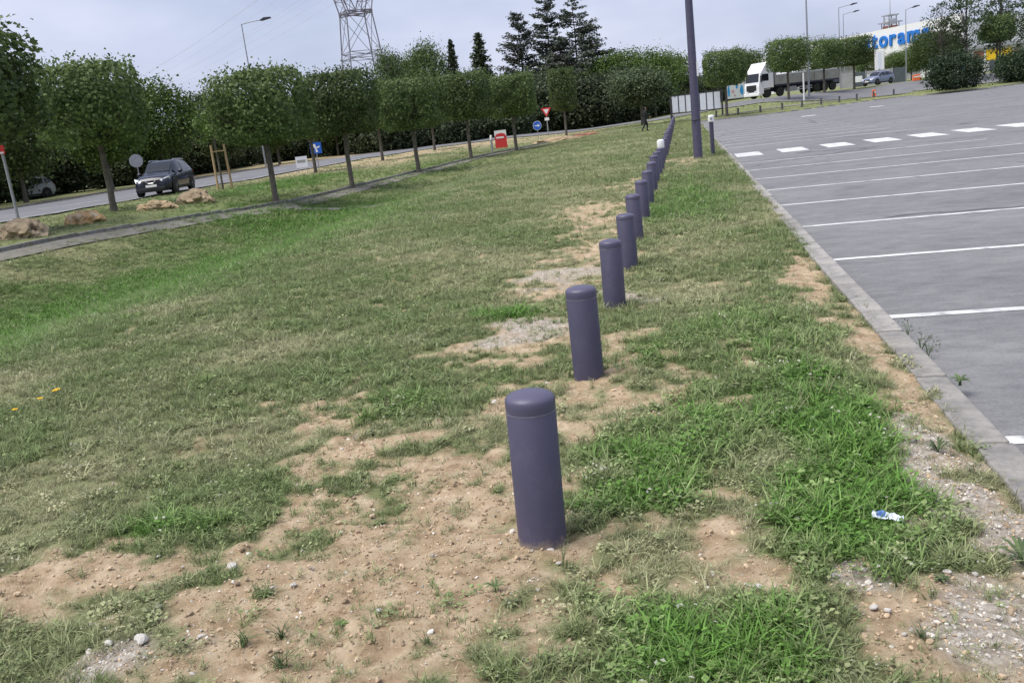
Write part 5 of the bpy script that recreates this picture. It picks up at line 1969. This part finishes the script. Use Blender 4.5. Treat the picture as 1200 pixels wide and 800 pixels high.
bare = np.clip(so_ * 1.0 + gr_ * .8, 0, 1)
dens = (1 - bare) ** 1.3 * (.35 + 1.1 * np.clip(clump, 0, 1)) + .08 * bare + .24 * bare * sm((clump - .5) / .12) + .3 * lu_ * (1 - bare)
keep = rng.random(len(X)) < np.clip(dens, 0, 1)
keep &= ~((dist_path < 1.0) & (Y > 5) & (rng.random(len(X)) > .3))
keep &= ~((np.min(np.hypot(X[:, None] - TR[None, ::2, 0], Y[:, None] - TR[None, ::2, 1]), axis=1) < .3))
keep &= under_lot(X, Y) < .1
keep &= ~((Y > 84) & (Y < yfar(X) + .4))
X, Y, S, so_, lu_, gr_ = X[keep], Y[keep], S[keep], so_[keep], lu_[keep], gr_[keep]
n = len(X)
Z = Zt(X, Y)
dryn = fbm(X * .9, Y * .9, 3, 77)
dry = np.clip((dryn - .36) * 2.6, 0, 1) * (1 - lu_) + so_ * .3
dry = np.clip(dry + rng.normal(0, .22, n), 0, 1)
u_ = rng.random(n)
idx = rng.integers(0, 4, n)
idx = np.where(u_ < .13 + .22 * lu_, rng.integers(4, 6, n), idx)
idx = np.where((u_ > .80) & (lu_ > .3), rng.integers(6, 8, n), idx)
idx = np.where((u_ > .90) & (lu_ <= .3), rng.integers(6, 8, n), idx)
idx = np.where((dry > .55) & (rng.random(n) < .55), 8, idx)
idx = np.where((so_ > .45) & (rng.random(n) < .45), 8, idx)
idx = np.where((rng.random(n) < .012) & (Y < 9), 11, idx)
idx = np.where((rng.random(n) < .035) & (Y > 4), 9, idx)
idx = np.where((rng.random(n) < .011) & (so_ < .4), 10, idx)
g0 = np.array([.185, .238, .098]); g1 = np.array([.112, .232, .042]); g2 = np.array([.43, .405, .255])
tint = g0 + (g1 - g0) * np.clip(lu_ * 1.2, 0, 1)[:, None]
tint = tint + (g2 - tint) * (dry * .78)[:, None]
tint = np.where((idx == 8)[:, None], g2 * 1.05, tint)
tint = np.where((idx == 9)[:, None], np.array([.24, .23, .14]), tint)
tint = np.where((idx == 10)[:, None], np.array([.42, .42, .34]), tint)
tint *= rng.uniform(.78, 1.25, (n, 1))
scl = S * rng.uniform(.5, 1.0, n) * (.86 + .45 * lu_ - .2 * so_)
rot = np.c_[rng.normal(0, .12, n), rng.normal(0, .12, n), rng.random(n) * 6.283]
scatter('grass', np.c_[X, Y, Z + .004], rot, scl, idx, tint, PC, 'patchy short grass growing on the strip beside the car park', 'grass')
print('grass tufts', n)

# pebbles and clods on the bare soil
X, Y = plan(3800, -3.8, 1.18, 1.0, 5)
X2, Y2 = plan(900, -3.2, 1.18, 5, 10)
X, Y = np.r_[X, X2], np.r_[Y, Y2]
k = in_view(X, Y)
X, Y = X[k], Y[k]
so_, lu_, gr_ = cover(X, Y)
k = rng.random(len(X)) < np.clip(so_ * (.2 + .5 * (fbm(X * 4, Y * 4, 2, 88) > .45)) + gr_ * .95, 0, 1)
X, Y, so_, gr_ = X[k], Y[k], so_[k], gr_[k]
n = len(X)
pale = rng.random(n) < (.06 + .55 * gr_)
tint = np.where(pale[:, None], np.array([.52, .49, .44]) * rng.uniform(.6, 1.2, (n, 1)), np.array([.40, .305, .205]) * rng.uniform(.6, 1.25, (n, 1)))
scl = .0035 + .0045 * rng.random(n) ** 2 + (rng.random(n) < .04) * rng.uniform(.004, .011, n)
Z = Zt(X, Y)
ns = (fbm(X * 9, Y * 9, 4, 71) - .5) * .05 + np.maximum(fbm(X * 22, Y * 22, 2, 91) - .55, 0) * .06
scatter('gravel', np.c_[X, Y, Z + so_ * ns + scl * .15], np.c_[rng.normal(0, .4, (n, 2)), rng.random(n) * 6.28], scl, rng.integers(0, 4, n), tint, PBC, 'loose pebbles and crumbs of earth on the bare sandy ground', 'gravel')
print('pebbles', n)
